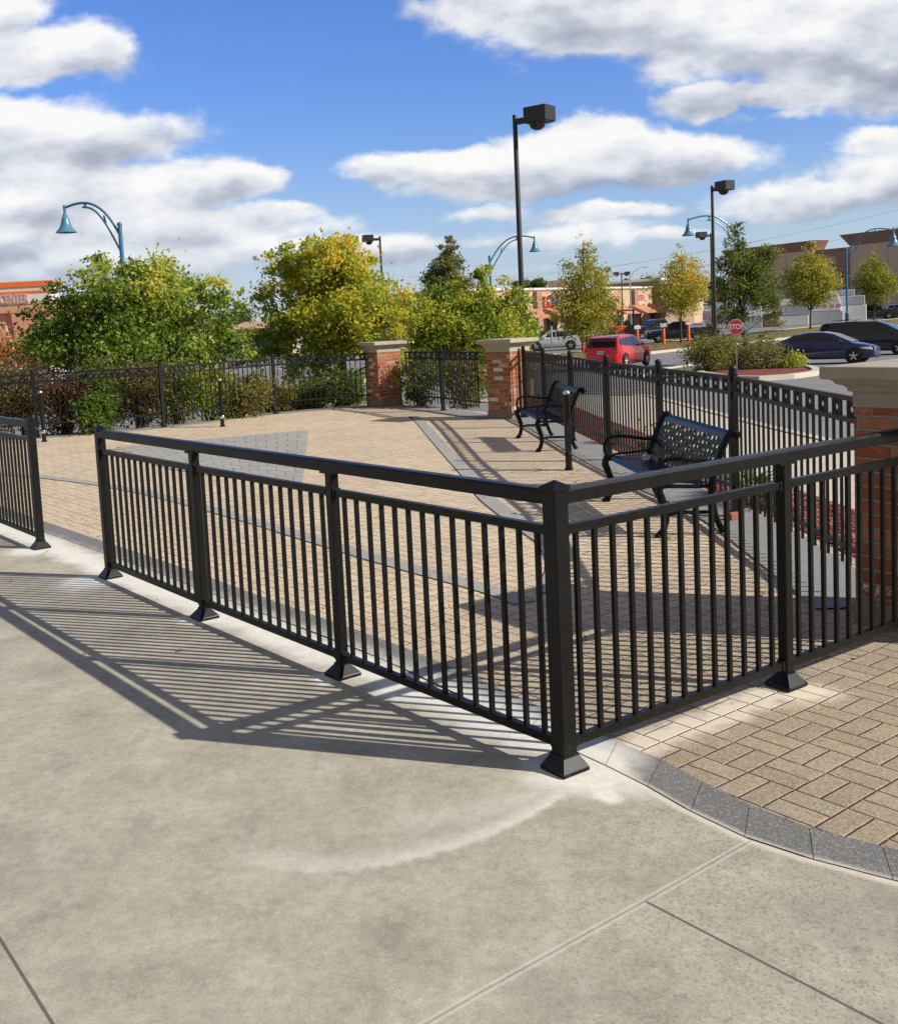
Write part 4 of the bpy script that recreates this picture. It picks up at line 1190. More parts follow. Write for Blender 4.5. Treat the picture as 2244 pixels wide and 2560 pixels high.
# two broad trees and a lower one just beyond the fence
Y1 = 24.5
b_ = at(350, 1010); b_ = dep(345, 990, Y1); base1 = (b_.x, b_.y, terr(b_.x, b_.y))
tree('leafy_tree', 'broad green tree at the left beneath the blue arched lamp', 'tree', base1, tuple(dep(350, 690, Y1)),
     [plobe(350, 740, 150, 95, Y1), plobe(250, 700, 70, 60, Y1), plobe(330, 690, 90, 60, Y1), plobe(420, 720, 90, 55, Y1), plobe(180, 760, 110, 60, Y1), plobe(105, 790, 60, 45, Y1, w_=.25), plobe(510, 740, 90, 60, Y1), plobe(570, 800, 80, 65, Y1), plobe(300, 850, 200, 70, Y1), plobe(480, 850, 120, 70, Y1), plobe(330, 880, 230, 50, Y1, w_=1.1), plobe(150, 850, 90, 60, Y1, w_=.5), plobe(590, 860, 60, 50, Y1, w_=.3), plobe(230, 655, 28, 26, Y1, w_=.12), plobe(592, 715, 20, 24, Y1, w_=.05), plobe(150, 715, 26, 28, Y1, w_=.07)],
     20000, .108, LM, 21, .10, 190, .14, hue=(0, .90), yel=.30)
Y2 = 26.0
b_ = dep(862, 1000, Y2); base2 = (b_.x, b_.y, terr(b_.x, b_.y))
tree('leafy_tree', 'tallest of the near trees, yellowing, behind the left fence beside the farthest brick pier', 'tree', base2, tuple(dep(850, 640, Y2)),
     [plobe(830, 670, 110, 75, Y2), plobe(800, 635, 60, 42, Y2), plobe(720, 650, 70, 40, Y2, w_=.35), plobe(655, 634, 30, 18, Y2, w_=.07), plobe(870, 640, 60, 45, Y2), plobe(960, 700, 70, 55, Y2), plobe(930, 670, 60, 45, Y2), plobe(740, 760, 90, 80, Y2), plobe(850, 780, 130, 80, Y2), plobe(980, 790, 70, 70, Y2), plobe(720, 850, 70, 50, Y2), plobe(880, 860, 110, 45, Y2), plobe(1010, 750, 40, 40, Y2), plobe(690, 880, 80, 60, Y2), plobe(800, 900, 110, 50, Y2), plobe(1000, 850, 70, 50, Y2)],
     20000, .104, LG, 22, .11, 200, .135, hue=(.12, 1.0), yel=.20)
Y3 = 27.5
b_ = dep(1190, 960, Y3); base3 = (b_.x, b_.y, terr(b_.x, b_.y))
tree('leafy_tree', 'low spreading tree behind the short fence bay between the two far piers', 'tree', base3, tuple(dep(1185, 740, Y3)),
     [plobe(1110, 790, 95, 75, Y3), plobe(1170, 740, 60, 45, Y3), plobe(1210, 700, 28, 40, Y3, w_=.3), plobe(1250, 755, 75, 55, Y3), plobe(1050, 800, 60, 60, Y3), plobe(1310, 800, 55, 40, Y3), plobe(1180, 830, 130, 60, Y3), plobe(1090, 880, 70, 60, Y3), plobe(1290, 840, 80, 28, Y3), plobe(1355, 838, 22, 12, Y3, w_=.03), plobe(1190, 930, 80, 50, Y3)],
     17000, .104, LG, 23, .08, 190, .15, hue=(0, .88), yel=.05)
# conical street trees
def cone_lobes(px, ytop, ybot, wmax, Y, n=7, peak=.30):
    o_ = []
    for k in range(n):
        f = (k + .5) / n; y = ytop + (ybot - ytop) * f
        wd = wmax * (f / (1 - peak)) ** .80 if f < 1 - peak else wmax * (1 - ((f - (1 - peak)) / peak) ** 2 * .45)
        o_.append(plobe(px + random.uniform(-.04, .04) * wmax, y, max(6, wd), (ybot - ytop) / n * .95, Y, w_=max(6, wd) ** 1.45))
    return o_
def street_tree(label, px, ytop, ycrown, hw, bx, by, Y, material, seedv, hue=(.2, 1.0), n=6500, leaf=.17, name='street_tree', spread=.17, peak=.3, yel=.1, up=.3, clumps=150, tr=.09, asp=.62):
    bp = dep(bx, by, Y); bz = terr(bp.x, bp.y)
    return tree(name, label, 'tree', (bp.x, bp.y, bz), tuple(dep(px, ytop + 12, Y)), cone_lobes(px, ytop, ycrown, hw, Y, peak=peak), n, leaf, material, seedv, tr, clumps, spread, hue, .35, 'trees along the car park', up, asp, yel, nl=30)
Y4 = 60; bp = dep(1122, 900, Y4)
tree('street_tree', 'dark conical tree rising behind the low spreading tree', 'tree', (bp.x, bp.y, terr(bp.x, bp.y)), tuple(dep(1122, 592, Y4)),
     [plobe(1124, 602, 14, 22, Y4, w_=.6), plobe(1121, 632, 28, 22, Y4, w_=1.2), plobe(1121, 664, 43, 24, Y4, w_=1.9), plobe(1119, 700, 56, 26, Y4, w_=2.5), plobe(1117, 740, 62, 28, Y4, w_=2.2), plobe(1115, 785, 58, 32, Y4, w_=2), plobe(1112, 840, 60, 36, Y4, w_=1.6)],
     14000, .15, LS, 31, .10, 190, .15, (.1, 1), .3, 'trees along the car park', yel=.12)
street_tree('conical autumn tree directly behind the red car', 1460, 588, 838, 88, 1466, 884, 79, LL, 32, (.05, .85), n=8500, leaf=.18)
street_tree('golden sparse tree left of the tall black lamp post', 1702, 612, 776, 90, 1702, 857, 88, LL, 33, (.25, 1.0), n=6500, leaf=.18, peak=.35, spread=.15)
street_tree('conical yellow green tree before the wrapped lumber stacks', 2027, 604, 758, 72, 2025, 821, 95, LL, 35, (.0, .85), n=8000, leaf=.19, peak=.35)
street_tree('small conical green tree nearest the right edge, before the big brown wall', 2185, 622, 755, 56, 2185, 801, 118, LL, 36, (.0, .62), n=6000, leaf=.2, peak=.4)
Y7 = 53
bp = dep(1866, 885, Y7)
tree('pin_oak_tree', 'tall ragged dark green tree behind the stop sign, its tip near the arched lamp', 'tree', (bp.x, bp.y, terr(bp.x, bp.y)), tuple(dep(1838, 575, Y7)),
     [plobe(1838, 568, 20, 22, Y7, w_=.5), plobe(1842, 610, 32, 35, Y7, w_=1), plobe(1850, 665, 55, 35, Y7, w_=1.6), plobe(1815, 650, 30, 28, Y7, w_=.7), plobe(1915, 640, 30, 30, Y7, w_=.8), plobe(1890, 660, 45, 35, Y7, w_=1), plobe(1800, 700, 32, 25, Y7, w_=.6), plobe(1905, 710, 50, 45, Y7, w_=1.4), plobe(1850, 730, 60, 45, Y7, w_=1.3), plobe(1815, 770, 45, 35, Y7, w_=.9), plobe(1935, 750, 35, 45, Y7, w_=1), plobe(1840, 800, 50, 35, Y7, w_=.8), plobe(1930, 800, 28, 30, Y7, w_=.5), plobe(1915, 860, 22, 35, Y7, w_=.4), plobe(1790, 830, 30, 40, Y7, w_=.4), plobe(1810, 870, 30, 25, Y7, w_=.3)],
     8500, .17, LD, 34, .09, 230, .17, hue=(0, 1.0), asp=.34, yel=.06)

# shrubs behind the left fence, each its own plant
def shrub(label, lobes, base, n, leaf, material, seedv, hue=(0, 1), name='shrub', clumps=40, spread=.24, group=None, asp=.6, up=.4, wisp=.15):
    rg = np.random.default_rng(seedv); t = thing(name, label, 'shrub', tuple(base), group=group)
    p, val, cc = crown_points(lobes, n, rg, clumps, spread, .35, wisp)
    p[:, 2] = np.maximum(p[:, 2], base[2] + rg.random(n) * .08)
    rnd = hue[0] + (hue[1] - hue[0]) * (.5 * val + .5 * rg.random(n))
    mb = MB()
    for i in range(min(len(cc), 26)):
        e = Vector(cc[i]); s_ = Vector(base) + Vector((rg.normal() * .06, rg.normal() * .06, 0))
        mid = s_.lerp(e, .5) + Vector((rg.normal() * .05, rg.normal() * .05, .08)); mb.tube([s_, mid, e], [.011, .008, .003], 4)
    obj('stems', mb, BARK, t, world=True)
    leaves('foliage', p, leaf * rg.uniform(.6, 1.3, n), rnd, material, t, up=up, aspect=asp, seedv=seedv + 3)
    return t
hs = [(-35, 'brown and orange shrub at the left edge behind the fence', LB, (.2, 1), .0), (60, 'rusty shrub behind the fence left of its nearest bike post', LB, (.0, .75), .05), (160, 'dark red brown shrub behind the left bike post', LB, (0, .6), .0),
      (255, 'tall mixed green shrub under the broad green tree', LD, (.0, .8), .06), (350, 'shrub turning copper behind the middle of the left fence', LB, (.1, .9), .0), (440, 'green shrub right of the copper shrub', LD, (.1, 1.0), -.1),
      (520, 'light green shrub behind the bike post with two hoops', LM, (.3, 1.0), -.2), (610, 'low orange tinged shrub beside the light green shrub', LB, (.25, 1), -.4)]
for i, (px, lab, ml, hue, dh) in enumerate(hs):
    Yb = 21.6 - abs(px - 620) * .0030 + .4
    c = dep(px, 1000, Yb); H_ = 1.38 + dh; z0 = terr(c.x, c.y)
    L_ = [(c.x, c.y, z0 + H_ * .52, .52, .45, H_ * .52), (c.x + .2, c.y + .1, z0 + H_ * .75, .35, .35, H_ * .32), (c.x - .25, c.y, z0 + H_ * .6, .35, .35, H_ * .4)]
    shrub(lab, L_, (c.x, c.y, z0), 5200, .07, ml, 60 + i, hue, group='shrubs behind the left fence')
for i, (px, py, Yb, rx, H_, lab, ml, hue) in enumerate([(240, 1050, 19.95, .34, .85, 'low green bush in front of the left shrubs', LM, (.05, .6)), (770, 1000, 24.2, .55, .75, 'dark green bush at the foot of the yellowing tree', LD, (0, .8)),
        (860, 990, 24.6, .50, .95, 'rounded dark bush against the fence just left of the farthest brick pier', LD, (0, .7)), (690, 1000, 23.6, .5, .8, 'olive bush between the hedge and the trunk of the yellowing tree', LT, (.0, .7)),
        (1050, 960, 22.6, .40, 1.25, 'climbing green shrub against the left half of the short fence bay', LD, (.1, .9)), (1160, 960, 22.0, .42, 1.1, 'shaded shrub against the right half of the short fence bay', LB, (.2, .9))]):
    c = dep(px, py, Yb); z0 = terr(c.x, c.y)
    shrub(lab, [(c.x, c.y, z0 + H_ * .5, rx, rx, H_ * .5), (c.x + .1, c.y, z0 + H_ * .75, rx * .7, rx * .7, H_ * .28)], (c.x, c.y, z0), 4200, .075, ml, 80 + i, hue, group='bushes outside the fence')

# ------------------------------------------------------------------ outer ground details
def P2(l): return [tuple(at(px, py)[:2]) for px, py in l]
isl_front = P2([(1752, 938), (1830, 950), (1900, 951), (1975, 946), (2032, 938), (2042, 932)])
isl_back = P2([(2030, 925), (1960, 912), (1880, 905), (1800, 908), (1752, 918)])
sheet('planting_island', isl_front + isl_back, MULCH, .10, grid=2)
kerb(isl_front + isl_back + [isl_front[0]], .30, .16)
gl = P2([(1600, 946), (1665, 926), (1728, 917), (1752, 921), (1752, 936), (1690, 944)])
sheet('grass_verge', gl, GRASS, .05, grid=2); kerb(P2([(1600, 946), (1665, 925), (1728, 915)]), .2, .12)
far_f = P2([(900, 955), (1150, 925), (1350, 913), (1465, 902), (1625, 884), (1741, 871), (1960, 848), (2110, 831), (2300, 811)])
far_b = P2([(2300, 792), (2110, 812), (1960, 826), (1820, 840), (1745, 848), (1600, 862), (1465, 880), (1350, 892), (1150, 906), (900, 925)])
sheet('grass_island', far_f + far_b, GRASS, .08, grid=4); kerb(far_f, .3, .15); kerb(far_b, .2, .12)
for k, (a_, b_) in enumerate([((1455, 993), (1512, 985)), ((1500, 985), (1618, 968)), ((640, 958), (760, 965)), ((760, 965), (820, 968))]):
    p_, q_ = at(*a_), at(*b_); d = Vector((q_.x - p_.x, q_.y - p_.y)).normalized(); n_ = Vector((-d.y, d.x)) * .06
    sheet('lane_marking', [(p_.x + n_.x, p_.y + n_.y), (q_.x + n_.x, q_.y + n_.y), (q_.x - n_.x, q_.y - n_.y), (p_.x - n_.x, p_.y - n_.y)], YELLOWL, .006, grid=2)
for (a_, b_) in [((560, 930), (640, 934)), ((660, 915), (740, 930)), ((1380, 905), (1330, 925)), ((480, 925), (560, 950))]:
    p_, q_ = at(*a_), at(*b_); d = Vector((q_.x - p_.x, q_.y - p_.y)).normalized(); n_ = Vector((-d.y, d.x)) * .06
    sheet('lane_marking', [(p_.x + n_.x, p_.y + n_.y), (q_.x + n_.x, q_.y + n_.y), (q_.x - n_.x, q_.y - n_.y), (p_.x - n_.x, p_.y - n_.y)], WHITE, .006, grid=2)
# bark chips on the near mulch bed
rg = np.random.default_rng(5)
mb = MB()
for k in range(2600):
    y = rg.uniform(5.6, 12.5); x0 = np.interp(y, [5.6, 6.1, 8.742, 10.6, 12.577], [2.6, 2.68, 2.756, 2.59, 2.446]) + .32 + rg.random() * .95
    a_ = rg.random() * 6.28; l_ = rg.uniform(.012, .045); w2 = rg.uniform(.006, .014); z = terr(x0, y) + .04 + rg.random() * .015
    dx_, dy_ = math.cos(a_) * l_, math.sin(a_) * l_; tz = rg.normal() * .012
    mb.add([(x0 - dx_ - dy_ * .3, y - dy_ + dx_ * .3, z - tz), (x0 + dx_ - dy_ * .3, y + dy_ + dx_ * .3, z + tz), (x0 + dx_ + dy_ * .3, y + dy_ - dx_ * .3, z + tz + .004), (x0 - dx_ + dy_ * .3, y - dy_ - dx_ * .3, z - tz + .004)], [(0, 1, 2, 3)])
o = obj('mulch_chips', mb, mat('bark_chip', (.36, .105, .07), .8, noise=(25, .5)), recalc=False); tag(o, kind='stuff')
# shrubs on the island
GI = 'shrubs on the mulched island'
for i, (px, py, Yb, rx, ry, lab, ml, hue, n, sp) in enumerate([
        (1772, 884, 44.5, 60, 50, 'leafy green shrub at the left end of the mulched island', LT, (.0, .75), 4200, .24),
        (1850, 884, 45.5, 52, 48, 'shrub behind the stop sign post', LT, (.1, .8), 2600, .22),
        (1920, 886, 44.5, 56, 46, 'twiggy half bare shrub in the middle of the island', LB, (.35, .95), 2000, .25),
        (1982, 908, 44, 36, 28, 'small low shrub at the right end of the island before the blue sedan', LG, (.1, .9), 1200, .25)]):
    c = dep(px, py, Yb); k = Yb / FPX; z0 = terr(c.x, c.y) + .08
    shrub(lab, [(c.x, c.y, c.z, rx * k, rx * k * .9, ry * k), (c.x - rx * k * .5, c.y, c.z - ry * k * .3, rx * k * .6, rx * k * .6, ry * k * .6), (c.x + rx * k * .5, c.y, c.z - ry * k * .2, rx * k * .6, rx * k * .6, ry * k * .6)],
          (c.x, c.y, z0), n, .11, ml, 100 + i, hue, clumps=60, spread=sp, group=GI)
# day lilies and flowers in the bed behind the fence
def lily(label, x, y, n, h_, seedv, flowers=0, width=.3):
    rg = np.random.default_rng(seedv); z0 = terr(x, y) + .03; t = thing('lily_clump', label, 'plant', (x, y, z0), group='plants in the mulch bed along the fence')
    mb = MB()
    for k in range(n):
        a_ = rg.random() * 6.28; r_ = rg.uniform(.02, width * .45); l_ = h_ * rg.uniform(.6, 1.1); bx, by = x + r_ * math.cos(a_) * .5, y + r_ * math.sin(a_) * .5
        ox, oy = math.cos(a_) * width * rg.uniform(.3, 1), math.sin(a_) * width * rg.uniform(.3, 1); wv = .009
        nx_, ny_ = -math.sin(a_) * wv, math.cos(a_) * wv; vs = []
        for f, kk in ((0, 1), (.4, 1), (.75, .8), (1, .1)):
            cx_ = bx + ox * f ** 1.6; cy_ = by + oy * f ** 1.6; cz_ = z0 + l_ * (f - .38 * f * f * f)
            vs += [(cx_ + nx_ * kk, cy_ + ny_ * kk, cz_), (cx_ - nx_ * kk, cy_ - ny_ * kk, cz_)]
        mb.add(vs, [(0, 1, 3, 2), (2, 3, 5, 4), (4, 5, 7, 6)])
    o = obj('leaf_blades', mb, mat('lily_leaf', (.10, .19, .03), .5, noise=(6, .6)), t, world=True, recalc=False)
    for k in range(flowers):
        a_ = rg.random() * 6.28; fx, fy, fz = x + math.cos(a_) * width * .7 * rg.random(), y + math.sin(a_) * width * .7 * rg.random(), z0 + h_ * rg.uniform(.8, 1.25)
        mf = MB(); mf.tube([(fx, fy, z0), (fx, fy, fz)], .003, 4)
        mf.lathe([(.004, -.02), (.014, 0), (.026, .014), (.010, .012)], (fx, fy, fz), 7); obj('flower', mf, mat('yellow_petal', (.75, .42, .02), .6), t, world=True)
lily('green strappy lily clump behind the fence post by the near bench', 3.22, 9.75, 150, .42, 1, width=.42)
lily('second lily clump beside the first, partly behind the railing', 3.14, 9.15, 120, .36, 2, width=.36)
lily('yellow flowering plant behind the backrest of the near bench', 3.02, 11.2, 90, .42, 3, flowers=7)
lily('yellow flowering plant behind the fence between the two benches', 2.98, 12.9, 90, .40, 4, flowers=6)
lily('low leafy plant behind the fence near the farther bench', 2.85, 14.3, 90, .34, 6)

# ------------------------------------------------------------------ lamps
def box_lamp(label, px, ytop, Y, heads, hdir, pole_r=.075, size=1.0, group='tall black car park lamps'):
    p0 = dep(px, ytop, Y); z0 = terr(p0.x, p0.y); H_ = p0.z - z0
    t = thing('parking_lamp', label, 'lamp post', (p0.x, p0.y, z0), hdir, group)
    mb = MB(); mb.tube([(0, 0, .0), (0, 0, H_ - .02), (0, 0, H_)], [pole_r * 1.12, pole_r * .92, pole_r * .85], 16); obj('pole', mb, LAMPB, t)
    mb = MB(); mb.lathe([(.24, 0), (.24, .55), (.22, .6), (.05, .6)], n=18); obj('footing', mb, KERB, t)
    for sg in heads:
        s_ = sg * size
        mb = MB(); mb.box((s_ * .26, 0, H_ - .20), (abs(s_) * .44, .07 * size, .17 * size)); ar = obj('arm', mb, LAMPB, t)
        mb = MB(); mb.box((s_ * .82, 0, H_ - .11), (.72 * size, .60 * size, .42 * size), bev=.012)
        mb.box((s_ * .82, 0, H_ - .11 - .21 * size - .014), (.66 * size, .54 * size, .03 * size)); hd = obj('lamp_head', mb, LAMPB, t)
        mb = MB(); mb.lathe([(.0, -.20 * size), (.10 * size, -.185 * size), (.20 * size, -.12 * size), (.245 * size, 0), (.0, 0)][::-1], (s_ * .74, 0, H_ - .11 - .235 * size), 16)
        obj('lens', mb, mat('smoked_lens', (.03, .03, .028), .15), hd)
    return t
box_lamp('tallest black lamp post with one box head pointing right, in the middle of the picture', 1286, 287, 31, [1], R(-38))
box_lamp('black lamp post with box head pointing right, rising beside the ragged green tree', 1779, 463.5, 51, [1], R(-62))
box_lamp('black lamp with box head pointing left, its pole hidden behind the nearer post', 1776, 582, 83, [-1], R(14))
box_lamp('small black lamp with head pointing left above the yellowing tree', 949, 590, 70, [-1], R(10))
box_lamp('distant twin headed lamp between the two autumn trees', 1553, 681, 150, [1, -1], R(6), pole_r=.09)
box_lamp('distant lamp whose head shows right of the conical autumn tree', 1503, 671, 140, [1], R(12), pole_r=.09)
t = thing('street_light', 'thin pale pole with a curved arm above the far shops', 'street light', tuple(Vector((dep(1577, 800, 165).x, 165, -1.0))), R(0))
mb = MB(); mb.tube([(0, 0, 0), (0, 0, 8.6)], [.14, .09], 8); obj('pole', mb, GALV, t)
mb = MB(); mb.tube([(0, 0, 8.3), (.5, 0, 9.1), (1.4, 0, 9.7), (2.3, 0, 9.85)], .05, 6); mb.box((2.5, 0, 9.83), (.6, .25, .12)); obj('arm', mb, GALV, t)

def arch_lamp(label, px, ytop, Y, ang, H_top=None, arm=3.0, sc=1.0):
    """gooseneck: two curved tubes from a capped pole to a bell shade; local +x is the arm direction"""
    p0 = dep(px, ytop, Y); z0 = terr(p0.x, p0.y); H_ = p0.z - z0
    t = thing('arched_lamp', label, 'lamp post', (p0.x, p0.y, z0), ang, 'blue arched street lamps')
    mb = MB(); mb.tube([(0, 0, 0), (0, 0, H_)], [.085 * sc, .085 * sc], 14); mb.lathe([(.085 * sc, H_ - .02), (.11 * sc, H_ - .01), (.11 * sc, H_ + .04), (.07 * sc, H_ + .10), (.02, H_ + .12)], n=14)
    obj('pole', mb, BLUE, t)
    mb = MB(); mb.lathe([(.25, 0), (.25, .06), (.17, .10), (.165, 1.35), (.19, 1.38), (.19, 1.46), (.12, 1.5), (.09, 1.56)], n=16); obj('base_sleeve', mb, BLUE, t)
    a_ = arm
    # outer tube rises from the pole to the crest then runs level to the bell
    def bez(P, n=18):
        o_ = []
        for k in range(n + 1):
            f = k / n; q_ = [Vector(p) for p in P]
            while len(q_) > 1: q_ = [u_.lerp(v_, f) for u_, v_ in zip(q_[:-1], q_[1:])]
            o_.append(q_[0])
        return o_
    up_ = .40 * a_
    mb = MB(); mb.tube(bez([(.07, 0, H_ - .30), (.20 * a_, 0, H_ + up_ * .55), (.42 * a_, 0, H_ + up_ * 1.25), (.70 * a_, 0, H_ + up_ * 1.12), (a_, 0, H_ + up_ * .90)]), .050 * sc, 8)
    mb.tube(bez([(.07, 0, H_ - .95), (.20 * a_, 0, H_ - .1), (.36 * a_, 0, H_ + up_ * .72), (.50 * a_, 0, H_ + up_ * .86), (.66 * a_, 0, H_ + up_ * .86)]), .040 * sc, 8)
    mb.tube([(.28 * a_, 0, H_ + up_ * .45), (.25 * a_, 0, H_ + up_ * .12)], .035 * sc, 6)
    mb.tube([(.62 * a_, 0, H_ + up_ * 1.02), (.60 * a_, 0, H_ + up_ * .84)], .045 * sc, 6)
    obj('arm', mb, BLUE, t)
    zc = H_ + up_ * .90; s_ = sc
    mb = MB(); mb.lathe([(.055 * s_, .10 * s_), (.06 * s_, -.02 * s_), (.05 * s_, -.22 * s_), (.09 * s_, -.26 * s_), (.11 * s_, -.38 * s_), (.15 * s_, -.42 * s_), (.16 * s_, -.52 * s_), (.20 * s_, -.66 * s_), (.28 * s_, -.82 * s_), (.40 * s_, -.94 * s_), (.42 * s_, -.97 * s_), (.39 * s_, -.97 * s_), (.05, -.70 * s_)], (a_, 0, zc), 24)
    obj('bell_shade', mb, BLUEP, t)
    return t
arch_lamp('large blue arched lamp above the broad green tree at the left', 299, 562, 41.6, R(168), arm=2.3, sc=1.0)
arch_lamp('blue arched lamp reaching right across the tallest black post', 1223, 642, 75, R(-8), arm=3.2, sc=1.0)
arch_lamp('blue arched lamp reaching left, its pole behind the ragged green tree', 1856, 596, 66, R(188), arm=3.55, sc=1.0)
arch_lamp('blue arched lamp reaching right in front of the brown building', 2115, 622, 90, R(-14), arm=3.7, sc=1.0)
arch_lamp('blue arched lamp outside the right edge, only its bell shows', 2330, 610, 62, R(192), arm=2.6, sc=1.0)

# ------------------------------------------------------------------ stop sign
def text_mb(body, size, thick=0.0, off=0.0):
    cu = bpy.data.curves.new('txt', 'FONT'); cu.body = body; cu.size = size; cu.align_x = 'CENTER'; cu.align_y = 'CENTER'; cu.extrude = thick; cu.offset = off
    o = bpy.data.objects.new('txt', cu); COL.objects.link(o); bpy.context.view_layer.update()
    dg = bpy.context.evaluated_depsgraph_get(); me = o.evaluated_get(dg).to_mesh()
    mb = MB(); mb.add([tuple(v.co) for v in me.vertices], [tuple(p.vertices) for p in me.polygons])
    o.evaluated_get(dg).to_mesh_clear(); bpy.data.objects.remove(o); bpy.data.curves.remove(cu)
    return mb
def upright(mb, M): return mb.xf(M)
sp_ = at(1842, 938); Ys = sp_.y; sc_ = dep(1823, 818, Ys)
t = thing('stop_sign', 'red octagonal stop sign on a thin steel post in front of the island shrubs', 'road sign', (sp_.x, sp_.y, sp_.z), R(-14))
lean = sc_.x - sp_.x; zc = sc_.z - sp_.z
mb = MB(); mb.bar((0, .02, 0), (lean * .0 + 0, .02, zc + .26), .045, .03, up=(0, 1, 0)); obj('post', mb, GALV, t)
def octo(r_, y, th):
    P = [(r_ * math.cos(R(22.5 + 45 * k)), r_ * math.sin(R(22.5 + 45 * k))) for k in range(8)]
    mb = MB(); vs = [(x, y, z + zc) for x, z in P] + [(x, y + th, z + zc) for x, z in P]
    mb.add(vs, [tuple(range(8)), tuple(range(15, 7, -1))] + [(i, 8 + i, 8 + (i + 1) % 8, (i + 1) % 8) for i in range(8)]); return mb
pl = obj('sign_plate', octo(.325, -.008, .006), WHITE, t)
rp = obj('red_face', octo(.300, -.0105, .002), mat('stop_red', (.72, .035, .03), .35), pl)
tm = text_mb('STOP', .262, off=.006); tm.xf(Matrix.Translation((0, -.0125, zc)) @ Matrix.Rotation(R(90), 4, 'X') @ Matrix.Diagonal((.88, 1.12, 1, 1)))
obj('lettering', tm, WHITE, pl, recalc=False)

# ------------------------------------------------------------------ vehicles
def paint(name, col, metal=.3): return mat(name, col, .28, metal=metal, coat=1.0, spec=.5)
def loftx(st, crown=.02):
    """body from stations (x, z0, zt, w); section with tumble and a crowned top"""
    mb = MB(); vs = []
    for x, z0, zt, w_ in st:
        zs = z0 + (zt - z0) * .62
        vs += [(x, -w_ * .93, z0), (x, -w_, z0 + .10), (x, -w_, zs), (x, -w_ * .955, zt - .03), (x, -w_ * .86, zt), (x, 0, zt + crown), (x, w_ * .86, zt), (x, w_ * .955, zt - .03), (x, w_, zs), (x, w_, z0 + .10), (x, w_ * .93, z0)]
    n = 11; fs = []
    for i in range(len(st) - 1):
        for k in range(n): fs.append((i * n + k, i * n + (k + 1) % n, (i + 1) * n + (k + 1) % n, (i + 1) * n + k))
    fs += [tuple(range(n)), tuple(len(vs) - 1 - k for k in range(n))]
    mb.add(vs, fs, True); return mb
